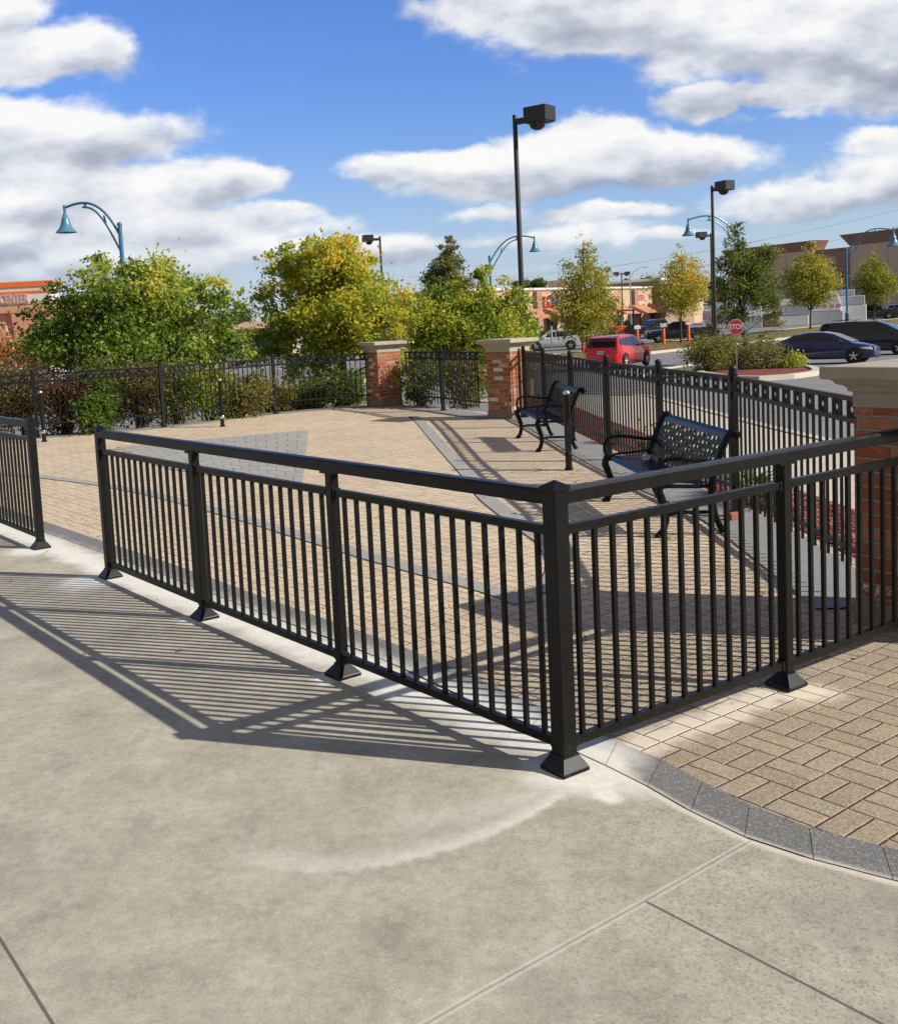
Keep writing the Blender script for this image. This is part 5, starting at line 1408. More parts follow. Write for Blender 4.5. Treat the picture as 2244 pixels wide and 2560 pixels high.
def vehicle(name, label, cat, loc, rz, pm, L_, W_, wb, r_, stations, cabin, sidewins, roofw=.78, plate=True, rails=False, rim='five', wheelx=None, group=None, head=None, tail=None, zbelt=None, mirror_x=None, grille=True, bedbox=None, cladding=None, wheels_in=.0):
    """cabin: list of (x, z) of the upper outline from windscreen base to rear window base"""
    t = thing(name, label, cat, tuple(loc), rz, group)
    w2 = W_ / 2
    body = obj('body', loftx([(x, z0, zt, w2 * k) for x, z0, zt, k in stations]), pm, t)
    zb = zbelt; zr = max(z for x, z in cabin); wt0 = w2 * roofw; wb0 = w2 * .945
    def wy(z): return wb0 + (wt0 - wb0) * (z - zb) / (zr - zb)
    mb = MB(); vs = []; n = 6
    for x, z in cabin:
        y_ = wy(z); vs += [(x, -wb0, zb - .06), (x, -y_, z - .0), (x, -y_ * .86, z + .018 * (z > zb + .1)), (x, y_ * .86, z + .018 * (z > zb + .1)), (x, y_, z), (x, wb0, zb - .06)]
    fs = []
    for i in range(len(cabin) - 1):
        for k in range(n): fs.append((i * n + k, i * n + (k + 1) % n, (i + 1) * n + (k + 1) % n, (i + 1) * n + k))
    fs += [tuple(range(n)), tuple(len(vs) - 1 - k for k in range(n))]
    mb.add(vs, fs, True); obj('roof', mb, pm, t)
    for sg in (-1, 1):
        for wi in sidewins:
            mb = MB(); vs = [(x, sg * (wy(z) + .008), z) for x, z in wi] + [(x, sg * (wy(z) - .03), z) for x, z in wi]; m_ = len(wi)
            mb.add(vs, [tuple(range(m_)), tuple(range(2 * m_ - 1, m_ - 1, -1))] + [(i, m_ + i, m_ + (i + 1) % m_, (i + 1) % m_) for i in range(m_)])
            obj('side_window', mb, GLASS, t)
    def screen(a_, b_, nm, gm):
        (x0, z0), (x1, z1) = a_, b_; dx_, dz_ = x1 - x0, z1 - z0; l_ = math.hypot(dx_, dz_); nx_, nz_ = -dz_ / l_, dx_ / l_
        if (nx_ > 0) != (nm == 'windscreen'): nx_, nz_ = -nx_, -nz_
        if nz_ < 0 and abs(nx_) < .2: nx_, nz_ = -nx_, -nz_
        f0, f1 = .06, .94; P = []
        for f in (f0, f1):
            x, z = x0 + dx_ * f, z0 + dz_ * f; y_ = (wy(z)) * .90; P.append((x, y_, z))
        o_ = .028
        vs = [(P[0][0] + nx_ * o_, -P[0][1], P[0][2] + nz_ * o_), (P[0][0] + nx_ * o_, P[0][1], P[0][2] + nz_ * o_), (P[1][0] + nx_ * o_, P[1][1], P[1][2] + nz_ * o_), (P[1][0] + nx_ * o_, -P[1][1], P[1][2] + nz_ * o_)]
        vs += [(v[0] - nx_ * .05, v[1], v[2] - nz_ * .05) for v in vs]
        mb = MB(); mb.add(vs, [(0, 1, 2, 3), (7, 6, 5, 4), (0, 4, 5, 1), (1, 5, 6, 2), (2, 6, 7, 3), (3, 7, 4, 0)]); obj(nm, mb, gm, t)
    screen(cabin[0], cabin[1], 'windscreen', GLASSC); screen(cabin[-1], cabin[-2], 'rear_window', GLASS)
    fx, rx = wheelx if wheelx else (wb / 2, -wb / 2)
    wh = None
    for x in (fx, rx):
        for sg in (-1, 1):
            yo = sg * (w2 - .105 - wheels_in)
            mb = MB(); mb.lathe([(r_ + .075, -.04), (r_ + .075, .022), (r_ * .9, .024)], (x, 0, r_ + .015), 24, 'y'); mb.v = [(a_, b_ * sg + sg * (w2 - .012), c_) for a_, b_, c_ in mb.v]
            obj('wheel_arch', mb, PLAST, t)
            wroot = MB(); wroot.lathe([(r_ * .55, -.10), (r_ * .93, -.105), (r_, -.085), (r_, .085), (r_ * .93, .105), (r_ * .64, .10)], (0, 0, 0), 24, 'y')
            wo = obj('wheel', wroot, TYRE, t, loc=(x, yo + sg * .045, r_))
            rm = MB(); rr = r_ * .66
            if sg: rm.lathe([(rr, .070), (rr * .97, .098), (rr * .90, .100), (rr * .88, .075)], (0, 0, 0), 24, 'y')
            for q_ in range(5):
                a_ = 2 * math.pi * q_ / 5 + .3; rm.bar((0, .090, 0), (rr * .93 * math.cos(a_), .090, rr * .93 * math.sin(a_)), rr * .26, .022, up=(0, 1, 0))
            rm.lathe([(rr * .28, .08), (rr * .26, .105), (.01, .108)], (0, 0, 0), 10, 'y')
            rm.lathe([(rr * .9, .03), (.01, .035)], (0, 0, 0), 16, 'y')
            if sg < 0: rm.v = [(a_, -b_, c_) for a_, b_, c_ in rm.v]
            obj('rim', rm, RIM, wo)
    hx = stations[0][0] if stations[0][0] > 0 else stations[-1][0]
    for sg in (-1, 1):
        if head:
            x, z, l_, h_ = head; mb = MB(); ys = sg * (w2 * .80)
            mb.add([(x + .01, ys - sg * .28, z - h_ / 2), (x - .02, ys + sg * .10, z - h_ / 2), (x - l_, sg * (w2 * .985), z + h_ * .05), (x - l_, sg * (w2 * .985), z + h_ * .55), (x - .10, ys + sg * .06, z + h_ / 2), (x - .04, ys - sg * .28, z + h_ / 2)], [(0, 1, 2, 3, 4, 5)])
            vs = list(mb.v); mb.v = vs + [(a_ - .10, b_ * .93, c_) for a_, b_, c_ in vs]; mb.f = [(0, 1, 2, 3, 4, 5), (11, 10, 9, 8, 7, 6)] + [(i, 6 + i, 6 + (i + 1) % 6, (i + 1) % 6) for i in range(6)]; mb.smooth = [False] * 8
            obj('headlight', mb, HEADL, t)
            mb = MB(); mb.box((x - l_ - .01, sg * (w2 * .972), z + h_ * .25), (.10, .03, h_ * .4)); obj('indicator', mb, AMBER, t)
        if tail:
            x, z, l_, h_ = tail; mb = MB(); mb.box((x + l_ / 2 - .012, sg * (w2 * .965 - .09), z), (l_, .22, h_), bev=.02); tl_ = obj('taillight', mb, TAIL, t)
            mb = MB(); mb.box((x - .006, sg * (w2 * .965 - .10), z - h_ * .28), (.03, .16, h_ * .28)); obj('indicator', mb, AMBER, tl_)
        if mirror_x is not None:
            mb = MB(); mb.box((mirror_x, sg * (w2 * .95 + .13), zb + .075), (.10, .20, .13), bev=.03); mb.box((mirror_x, sg * (w2 * .95 + .02), zb + .03), (.05, .10, .04)); obj('mirror', mb, pm, t)
        for hx_ in (.35, -.60):
            mb = MB(); mb.box((hx_, sg * (w2 + .006), zb - .14), (.17, .025, .03)); obj('door_handle', mb, CHROME if name != 'sedan' else pm, t)
        if rails:
            xs = [x for x, z in cabin if z > zr - .05]; mb = MB(); x0, x1 = max(xs) - .25, min(xs) + .2
            mb.tube([(x0, sg * wt0 * .88, zr + .005), (x0 - .12, sg * wt0 * .88, zr + .065), (x1 + .12, sg * wt0 * .88, zr + .065), (x1, sg * wt0 * .88, zr + .005)], .017, 6); obj('roof_rail', mb, PLAST, t)
    if rails:
        for x in (.2, -.7):
            mb = MB(); mb.bar((x, -wt0 * .88, zr + .06), (x, wt0 * .88, zr + .06), .05, .02); obj('cross_bar', mb, PLAST, t)
    if plate:
        xr = min(s_[0] for s_ in stations); mb = MB(); mb.box((xr - .012, 0, plate), (.02, .32, .155)); pt = obj('number_plate', mb, mat('plate_white', (.72, .74, .78), .5), t)
        mb = MB(); mb.box((xr - .0235, 0, plate), (.004, .26, .05)); obj('plate_characters', mb, mat('plate_blue', (.10, .16, .36), .6), pt)
    xf_ = max(s_[0] for s_ in stations)
    if grille:
        mb = MB(); mb.box((xf_ - .02, 0, grille), (.06, W_ * .42, .11), bev=.02); obj('grille', mb, PLAST, t)
        mb = MB(); mb.box((xf_ - .01, 0, grille - .30), (.06, W_ * .62, .12), bev=.02); obj('air_intake', mb, PLAST, t)
    if cladding:
        mb = MB(); x0, x1, z0_, z1_ = cladding; mb.box(((x0 + x1) / 2, 0, (z0_ + z1_) / 2), (x1 - x0, W_ + .012, z1_ - z0_), bev=.02); obj('sill_trim', mb, PLAST, t)
    return t
RED = paint('red_car_paint', (.72, .006, .012)); NAVY = paint('navy_car_paint', (.003, .007, .095), .1); MID = paint('midnight_car_paint', (.008, .012, .022)); WHT = paint('white_car_paint', (.70, .71, .72), 0); DKB = paint('dark_blue_truck_paint', (.010, .016, .038)); BLK = paint('black_truck_paint', (.008, .008, .010)); SIL = paint('silver_car_paint', (.42, .45, .50), .6); GRY = paint('grey_truck_paint', (.05, .05, .055), .5)
def crossover(label, loc, rz, pm, group='cars in the car park', rails=True, name='suv'):
    st = [(2.44, .38, .62, .70), (2.40, .26, .80, .86), (2.15, .22, .92, .97), (1.55, .22, 1.02, 1.0), (1.05, .20, 1.07, 1.0), (-.5, .20, 1.10, 1.0), (-1.9, .22, 1.12, 1.0), (-2.30, .27, 1.10, .96), (-2.42, .34, 1.04, .90), (-2.46, .45, .70, .84)]
    cab = [(1.22, 1.05), (.42, 1.56), (.10, 1.665), (-.8, 1.69), (-1.75, 1.65), (-2.05, 1.58), (-2.38, 1.08)]
    sw = [[(.72, 1.13), (-.18, 1.13), (-.18, 1.57), (.22, 1.55)], [(-.26, 1.13), (-1.18, 1.15), (-1.18, 1.57), (-.26, 1.58)], [(-1.26, 1.16), (-1.98, 1.26), (-1.80, 1.52), (-1.26, 1.56)]]
    return vehicle(name, label, 'car', loc, rz, pm, 4.89, 1.83, 2.89, .36, st, cab, sw, roofw=.80, plate=.86, rails=rails, zbelt=1.08, mirror_x=.72, head=(2.36, .74, .42, .16), tail=(-2.44, .96, .16, .24), grille=.70, cladding=(-1.0, 1.0, .20, .30), group=group)
def sedan(label, loc, rz, pm, group='cars in the car park'):
    st = [(2.22, .36, .52, .62), (2.18, .24, .66, .80), (2.0, .20, .74, .92), (1.6, .20, .84, .98), (1.1, .18, .92, 1.0), (-.4, .18, .97, 1.0), (-1.5, .20, 1.00, 1.0), (-2.0, .24, .99, .95), (-2.2, .30, .93, .86), (-2.25, .42, .70, .80)]
    cab = [(1.28, .90), (.36, 1.33), (0, 1.41), (-.6, 1.42), (-1.15, 1.34), (-1.95, .99)]
    sw = [[(.80, 1.01), (-.22, 1.02), (-.22, 1.34), (.20, 1.31)], [(-.30, 1.02), (-1.12, 1.04), (-1.05, 1.28), (-.30, 1.35)], [(-1.20, 1.05), (-1.52, 1.07), (-1.13, 1.24)]]
    return vehicle('sedan', label, 'car', loc, rz, pm, 4.5, 1.75, 2.70, .315, st, cab, sw, roofw=.76, plate=.75, zbelt=.96, mirror_x=.78, head=(2.14, .64, .48, .13), tail=(-2.21, .84, .18, .18), grille=.56, group=group)
def minivan(label, loc, rz, pm, group='cars in the car park', rails=True):
    st = [(2.52, .38, .60, .70), (2.48, .26, .78, .86), (2.25, .20, .90, .96), (1.8, .20, 1.00, 1.0), (1.3, .18, 1.06, 1.0), (-.5, .18, 1.10, 1.0), (-2.1, .20, 1.12, 1.0), (-2.42, .26, 1.10, .95), (-2.54, .40, .95, .90)]
    cab = [(1.75, 1.02), (.78, 1.58), (.45, 1.70), (-.8, 1.75), (-2.0, 1.71), (-2.26, 1.64), (-2.52, 1.08)]
    sw = [[(1.18, 1.14), (.28, 1.14), (.28, 1.62), (.66, 1.58)], [(.20, 1.14), (-1.05, 1.15), (-1.05, 1.63), (.20, 1.64)], [(-1.13, 1.16), (-2.34, 1.22), (-2.16, 1.60), (-1.13, 1.63)]]
    return vehicle('minivan', label, 'van', loc, rz, pm, 5.06, 1.95, 3.03, .335, st, cab, sw, roofw=.80, plate=.85, rails=rails, zbelt=1.08, mirror_x=1.12, head=(2.42, .76, .5, .16), tail=(-2.50, 1.05, .14, .34), grille=.72, group=group)
def pickup(label, loc, rz, pm, group='pickup trucks'):
    st = [(2.70, .45, .75, .80), (2.66, .34, .98, .92), (2.40, .32, 1.06, .98), (1.3, .30, 1.13, 1.0), (-.70, .30, 1.15, 1.0), (-.74, .30, 1.16, 1.0), (-2.60, .34, 1.16, 1.0), (-2.68, .42, 1.14, .95)]
    cab = [(1.35, 1.12), (.62, 1.66), (.35, 1.78), (-.45, 1.80), (-.78, 1.74), (-.98, 1.15)]
    sw = [[(.92, 1.21), (.02, 1.21), (.02, 1.68), (.48, 1.65)], [(-.06, 1.21), (-.80, 1.22), (-.70, 1.66), (-.06, 1.69)]]
    t = vehicle('pickup_truck', label, 'pickup truck', loc, rz, pm, 5.4, 1.94, 3.3, .40, st, cab, sw, roofw=.80, plate=.62, zbelt=1.14, mirror_x=.95, head=(2.62, .88, .26, .22), tail=(-2.66, .98, .12, .34), grille=.86, group=group)
    mb = MB(); mb.box((-1.72, 0, 1.16 + .018), (1.70, 1.62, .03)); obj('bed_cover', mb, PLAST, t)
    mb = MB(); mb.box((-2.74, 0, .52), (.14, 1.80, .18), bev=.03); obj('rear_bumper', mb, CHROME, t)
    return t
def ground_pt(px, py, Y):
    p_ = dep(px, py, Y); return (p_.x, p_.y, terr(p_.x, p_.y) + .03)
suv_ = crossover('red SUV driving away on the road beyond the fence', ground_pt(1549, 915, 54.5), R(56), RED)
mb = MB(); mb.box((-2.36, 0, .34), (.26, 1.66, .16), bev=.04); obj('lower_bumper', mb, PLAST, suv_)
mb = MB(); mb.box((-2.44, 0, 1.60), (.30, 1.30, .04), bev=.01); obj('roof_spoiler', mb, RED, suv_)
sedan('dark blue sedan parked beside the mulched island, facing right', ground_pt(2066, 905, 48.5), R(-35), NAVY)
minivan('nearly black van with roof rails parked behind the blue sedan', ground_pt(2178, 880, 55), R(-36), MID)
pickup('dark blue pickup truck facing left behind the orange bollards', ground_pt(1695, 860, 92), R(166), DKB)
pickup('black pickup truck at the right edge, before the big brown wall', ground_pt(2180, 803, 121), R(160), BLK)
crossover('silver SUV at the right edge beyond the black pickup', ground_pt(2262, 792, 128), R(-22), SIL, rails=False)
crossover('white car partly hidden by leaves beyond the middle brick pier', ground_pt(1385, 868, 90), R(168), WHT, rails=False)
pickup('black pickup truck behind the orange machine', ground_pt(1640, 850, 112), R(196), BLK)
for px, py, Y, rz, pm, lab, kind in [(668, 872, 118, 200, paint('maroon_car_paint', (.20, .015, .02)), 'maroon car glimpsed between the two near trees', sedan),
        (470, 900, 70, 185, paint('sky_blue_car_paint', (.10, .28, .42)), 'light blue car glimpsed through the broad green tree', sedan),
        (185, 905, 66, 190, WHT, 'white car beside the orange canopy column', crossover), (45, 905, 62, 175, WHT, 'white car behind the orange bush at the left edge', sedan),
        (560, 880, 95, 178, SIL, 'silver car far behind the left fence', crossover), (1330, 845, 118, 184, GRY, 'dark car below the shop awnings', sedan)]:
    kind(lab, ground_pt(px, py, Y), R(rz), pm)

# orange compact loader on a flat trailer
mp = ground_pt(1557, 850, 101); t = thing('compact_loader', 'orange compact loader with black canopy standing behind the red car', 'machine', mp, R(172)); t.scale = (1.3, 1.3, 1.3)
mb = MB(); mb.box((0, 0, .95), (1.5, .8, .55), bev=.05); mb.box((.95, 0, 1.0), (.7, .6, .5), bev=.06); obj('body', mb, ORANGE, t)
mb = MB(); mb.box((-.25, 0, 2.35), (1.3, 1.0, .10), bev=.02)
for x, y in ((-.8, -.42), (-.8, .42), (.3, -.42), (.3, .42)): mb.bar((x, y, 1.1), (x, y, 2.35), .06, .06, up=(1, 0, 0))
obj('canopy', mb, PLAST, t)
mb = MB(); mb.box((-.35, 0, 1.35), (.5, .5, .5), bev=.08); obj('seat', mb, PLAST, t)
mb = MB(); mb.bar((.3, .45, 1.1), (1.7, .45, 1.9), .10, .16); mb.bar((.3, -.45, 1.1), (1.7, -.45, 1.9), .10, .16); mb.bar((1.7, 0, 1.9), (2.1, 0, .7), .9, .12); obj('lift_arm', mb, ORANGE, t)
for x, r_ in ((-.6, .48), (.95, .36)):
    for sg in (-1, 1):
        mb = MB(); mb.lathe([(r_ * .5, -.12), (r_, -.11), (r_, .11), (r_ * .5, .12)], (x, sg * .58, r_ + .35), 18, 'y'); w_o = obj('wheel', mb, TYRE, t)
        mb = MB(); mb.lathe([(r_ * .5, -.02), (.05, .10)], (x, 0, r_ + .35), 14, 'y'); mb.v = [(a_, sg * (.60 + b_ * .6 + .03), c_) for a_, b_, c_ in mb.v]; obj('rim', mb, WHITE, w_o)
t2 = thing('flat_trailer', 'flat black trailer carrying the orange loader', 'trailer', mp, R(172))
mb = MB(); mb.box((-.1, 0, .30), (4.6, 1.7, .08)); mb.bar((2.2, 0, .3), (3.4, 0, .35), .12, .1); obj('deck', mb, PLAST, t2)
for sg in (-1, 1):
    mb = MB(); mb.bar((-2.3, sg * .84, .66), (2.2, sg * .84, .66), .04, .04)
    for k in range(6): mb.bar((-2.3 + .9 * k, sg * .84, .32), (-2.3 + .9 * k, sg * .84, .66), .035, .035, up=(1, 0, 0))
    obj('side_rail', mb, GALV, t2)

# ------------------------------------------------------------------ bollards, barrel
def bollard(label, px, py, Y, h_, sign=True):
    p_ = dep(px, py, Y); z0 = terr(p_.x, p_.y); t = thing('orange_bollard', label, 'bollard', (p_.x, p_.y, z0), 0, 'orange bollards along the grass island')
    mb = MB(); mb.lathe([(.12, 0), (.12, h_ - .08), (.10, h_ - .02), (.03, h_)], n=16); obj('sleeve', mb, ORANGE, t)
    if sign:
        mb = MB(); mb.box((.0, -.02, h_ + .17), (.55, .12, .30), bev=.02); mb.box((0, 0, h_ + .02), (.06, .06, .1)); obj('sign_box', mb, WHITE, t)
    return t
bollard('orange bollard left of the red SUV under the conical tree', 1457, 880, 80, 1.35, False)
bollard('orange bollard with white box just above the red SUV', 1593, 850, 96, 1.30)
bollard('thickest orange bollard in front of the dark blue pickup bonnet', 1659, 862, 87, 1.5)
bollard('orange bollard by the rear wheel of the dark blue pickup', 1721, 846, 88, 1.55)
bollard('orange bollard with white box showing over the roof of the red SUV', 1526, 846, 102, 1.1)
p_ = dep(1777, 846, 100); t = thing('traffic_barrel', 'grey barrel with orange bands beside the tall black post', 'barrel', (p_.x, p_.y, terr(p_.x, p_.y)))
mb = MB(); mb.lathe([(.30, 0), (.29, .2), (.27, .95), (.10, 1.0)], n=18); obj('drum', mb, mat('faded_grey_plastic', (.36, .33, .28), .7), t)
for z in (.38, .62):
    mb = MB(); mb.lathe([(.296, z), (.286, z + .15), (.27, z + .15), (.27, z)], n=18); obj('band', mb, ORANGE, t)
# steel sign pole with a little grey plate, left of the red car
p_ = dep(1380, 905, 50); t = thing('sign_pole', 'thin grey sign pole seen edge on, left of the red SUV', 'sign', (p_.x, p_.y, terr(p_.x, p_.y)), R(75))
mb = MB(); mb.bar((0, 0, 0), (0, 0, 2.3), .06, .05, up=(1, 0, 0)); obj('post', mb, GALV, t)
mb = MB(); mb.box((0, -.03, 2.05), (.45, .01, .6)); obj('plate', mb, GALV, t)

# ------------------------------------------------------------------ buildings
TAN = mat('tan_render_wall', (.60, .48, .355), .9, noise=(.6, .08)); BRN = mat('brown_trim', (.31, .19, .14), .8, noise=(.8, .1)); PEACH = mat('peach_render_wall', (.52, .38, .25), .9, noise=(.3, .12)); COPE = mat('pale_coping', (.78, .74, .66), .7)
SALM = mat('salmon_metal_roof', (.48, .20, .12), .6, noise=(.5, .15)); DKGL = mat('shop_glass', (.03, .035, .04), .15)
def wallseg(mb, a_, b_, z0, z1, th):
    """thick wall from a to b (xy), body behind (left of a->b)"""
    d = (b_ - a_).normalized(); n_ = Vector((-d.y, d.x)) * th
    mb.prism([(a_.x, a_.y), (b_.x, b_.y), (b_.x + n_.x, b_.y + n_.y), (a_.x + n_.x, a_.y + n_.y)], z0, z1)
# big brown box building at the right
bo = Vector((57.3, 160.0)); bd = Vector((.49, -.87)).normalized(); bn = Vector((-bd.y, bd.x))   # bn points to the right/back
t = thing('store_building', 'large tan warehouse store with brown cornice at the right edge', 'building', (bo.x, bo.y, -1.0))
def S(u, v=0.0): return bo + bd * u + bn * v
def blk(name, u0, u1, v0, v1, z0, z1, m_, par=None, flare=0.0):
    P = [S(u0, v0), S(u1, v0), S(u1, v1), S(u0, v1)]; Q = [S(u0 - flare, v0 - flare), S(u1 + flare, v0 - flare), S(u1 + flare, v1), S(u0 - flare, v1)]
    mb = MB(); mb.prism([tuple(p) for p in P], z0, z1, [tuple(p) for p in Q]); return obj(name, mb, m_, par or t, world=True)
blk('wall', -9, 6.9, 0, 2.2, -1.2, 9.6, TAN); blk('cornice', -9.1, 7.0, -.05, 2.2, 9.6, 10.95, BRN, flare=.9)
blk('wall', 6.9, 16.1, .6, 30, -1.2, 8.45, TAN); blk('cornice', 6.9, 16.1, .5, 30, 8.45, 9.55, BRN, flare=.06)
blk('wall', 14.2, 60, -1.4, 40, -1.2, 9.6, TAN); blk('cornice', 14.1, 60, -1.45, 40, 9.6, 11.15, BRN, flare=.9)
blk('pilaster', 11.2, 14.2, -.6, .6, -1.2, 8.9, BRN)
for (u0, u1, v_) in ((-9, 6.8, -.06), (7.2, 11.2, .54), (14.4, 60, -1.46)):
    blk('brown_band', u0, u1, v_, v_ + .12, 4.15, 4.85, BRN)
blk('roof_parapet', 7.2, 12.8, 9, 12, 8.5, 11.6, WHITE, flare=.5)
blk('wall_vent', 9.9, 10.5, .35, .6, 6.9, 7.3, PLAST)
blk('security_light', 11.9, 13.0, -.95, -.6, 2.6, 3.6, PLAST)
for u in range(-4, 60, 6):
    v_ = -.012 if u < 6.9 else (.588 if u < 11 else -1.412)
    if 10 < u < 15: continue
    blk('panel_joint', u, u + .05, v_, v_ + .1, -1.1, 9.5, BRN)
# wrapped lumber stacks in front of it
WRAP = mat('lumber_wrap', (.74, .75, .76), .5, noise=(1.2, .12)); WRAPG = mat('lumber_wrap_grey', (.42, .45, .50), .6, noise=(1.5, .2)); LUM = mat('bare_lumber_ends', (.33, .20, .15), .9, noise=(5, .8)); PRNT = mat('pink_wrap_print', (.62, .25, .27), .6)
stk = [(1800, 848, 112, [(3.6, 1.1), (3.4, 1.1), (3.2, .8)]), (1868, 845, 113, [(3.2, 1.2), (3.0, 1.1), (2.8, 1.0), (2.2, .6)]), (1935, 838, 114, [(4.4, 1.0), (4.2, 1.1)]), (1985, 833, 113, [(3.0, 1.1), (2.8, 1.1), (2.6, .7)]), (2052, 826, 114, [(4.4, 1.4), (4.2, 1.1), (3.6, .9)]), (2100, 820, 116, [(3.6, 1.2), (3.4, 1.1), (3.0, 1.3)]), (2131, 819, 114, [(2.6, 1.9), (2.6, 1.0)])]
words = ['left end, nearest the tall black post', 'behind the ragged green tree', 'with dark bare ends, left of the yellow green tree', 'low part behind the trunk of the yellow green tree', 'with pink printed band right of the trunk', 'tallest, beside the blue arched pole', 'at the right end next to the black pickup']
for i, (px, py, Y, packs) in enumerate(stk):
    p_ = dep(px, py, Y); z = terr(p_.x, p_.y) - .05
    t3 = thing('lumber_stack', 'stack of white wrapped lumber ' + words[i], 'lumber stack', (p_.x, p_.y, z), R(-16), 'wrapped lumber stacks before the store')
    zz = 0
    for k, (l_, h_) in enumerate(packs):
        mb = MB(); mb.box((random.uniform(-.15, .15), 0, zz + h_ / 2 + .04), (l_, 1.4, h_ - .05), bev=.05)
        dark = (i == 2 and k < 2) or (i == 5 and k == 1)
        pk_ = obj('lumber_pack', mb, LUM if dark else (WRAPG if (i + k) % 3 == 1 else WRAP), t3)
        if (i, k) in ((4, 1), (5, 0), (2, 1), (0, 1)):
            for q_ in range(6):
                mb = MB(); mb.box((-l_ * .42 + q_ * l_ * .165, -.705, zz + h_ * .5), (l_ * .11, .012, h_ * .32)); obj('printed_mark', mb, PRNT if not dark else WRAP, pk_)
        zz += h_
# strip mall
a_ = dep(1150, 721, 136); b_ = dep(1660, 716, 176); A2 = Vector((a_.x, a_.y)); B2 = Vector((b_.x, b_.y)); dd2 = (B2 - A2).normalized(); LL2 = (B2 - A2).length; nn2 = Vector((-dd2.y, dd2.x))
t = thing('shop_row', 'long peach coloured row of shops with salmon awnings behind the autumn trees', 'building', (A2.x, A2.y, -1.0))
def blk2(name, u0, u1, v0, v1, z0, z1, m_, par=None, flare=0.0, top_v=None):
    def S2(u, v): q_ = A2 + dd2 * u + nn2 * v; return (q_.x, q_.y)
    P = [S2(u0, v0), S2(u1, v0), S2(u1, v1), S2(u0, v1)]; tv = v0 - flare if top_v is None else top_v
    Q = [S2(u0 - flare, tv), S2(u1 + flare, tv), S2(u1 + flare, v1), S2(u0 - flare, v1)]
    mb = MB(); mb.prism(P, z0, z1, Q); return obj(name, mb, m_, par or t, world=True)
blk2('wall', -3, LL2 + 45, 0, 25, -1.2, 5.55, PEACH); blk2('parapet_trim', -3, LL2 + 45, -.12, 25, 5.55, 5.75, BRN); blk2('coping', -3, LL2 + 45, -.2, 25, 5.75, 6.0, COPE)
for k, (u0, u1) in enumerate([(LL2 * .62, LL2 * .64), (LL2 * .30, LL2 * .325), (LL2 * .80, LL2 * .82), (LL2 * .1, LL2 * .12)]):
    blk2('pilaster', u0, u1, -.6, 0, -1.2, 5.5, mat('brown_pilaster', (.34, .21, .14), .9))
tw = blk2('tower_wall', LL2 * .93, LL2 * 1.15, -1.2, 10, -1.2, 6.9, mat('tower_brown', (.34, .22, .15), .9)); blk2('tower_coping', LL2 * .92, LL2 * 1.16, -1.4, 10, 6.9, 7.3, COPE)
blk2('roof_turret', LL2 * .56, LL2 * .60, 4, 7, 6.0, 7.4, PEACH); 
n_aw = 9
for k in range(n_aw):
    u0 = LL2 * (k / n_aw) + .4; u1 = LL2 * ((k + 1) / n_aw) - 1.6
    blk2('awning', u0, u1, -3.2, -.02, 1.7, 3.1, SALM, top_v=-.3)
    wd = blk2('shop_window', u0 + .5, u1 - .5, -.06, .1, -.8, 1.6, DKGL)
    for q_ in range(4): blk2('mullion', u0 + .5 + (u1 - u0 - 1) * q_ / 3.3, u0 + .7 + (u1 - u0 - 1) * q_ / 3.3, -.12, -.062, -.8, 1.6, BRN, par=wd)
def facade_x(px): # u coordinate on the facade under a photo column
    r_ = ray(px, 740); k = r_.x / r_.y
    return (k * A2.y - A2.x) / (dd2.x - k * dd2.y)
u0, u1 = facade_x(1355), facade_x(1376); sg_ = blk2('shop_sign', u0, u1, -.30, -.02, 3.35, 4.75, mat('shop_sign_red', (.68, .05, .04), .5))
for q_ in range(4): blk2('sign_stroke', u0 + (u1 - u0) * (.15 + .2 * q_), u0 + (u1 - u0) * (.25 + .2 * q_), -.34, -.302, 3.7, 4.4, WHITE, par=sg_)
u0, u1 = facade_x(1377), facade_x(1390); blk2('shop_sign', u0, u1, -.30, -.02, 3.35, 4.75, mat('shop_sign_navy', (.04, .05, .22), .5))
PK = mat('pink_sign_letter', (.75, .16, .20), .5)
for (xa, xb, s_) in ((1536, 1548, 2), (1582, 1609, 6)):
    u0, u1 = facade_x(xa), facade_x(xb)
    for q_ in range(s_):
        f = q_ / s_; hh = 1.5 if q_ == 0 and s_ > 3 else .8
        blk2('sign_letter', u0 + (u1 - u0) * f, u0 + (u1 - u0) * (f + .7 / s_), -.18, -.02, 3.9 - .1 * (hh > 1), 3.9 + hh - .1, PK)
# second far store left of the strip with a low brown roof
p_ = dep(660, 800, 120)
t = thing('shop_row', 'small clay roofed kiosk seen between the two near trees', 'building', (p_.x, p_.y, -1.0))
mb = MB(); mb.box((p_.x, p_.y, .6), (7, 8, 3.2)); obj('wall', mb, PEACH, t, world=True)
mb = MB(); mb.prism([(p_.x - 4, p_.y - 5), (p_.x + 4, p_.y - 5), (p_.x + 4, p_.y + 5), (p_.x - 4, p_.y + 5)], 2.2, 3.0, [(p_.x - 2, p_.y - 1), (p_.x + 2, p_.y - 1), (p_.x + 2, p_.y + 1), (p_.x - 2, p_.y + 1)]); obj('roof', mb, mat('faded_clay_roof', (.42, .27, .19), .8), t, world=True)
mb = MB(); mb.box((p_.x, p_.y - 4.04, .2), (5.5, .1, 1.7)); obj('shop_window', mb, DKGL, t, world=True)

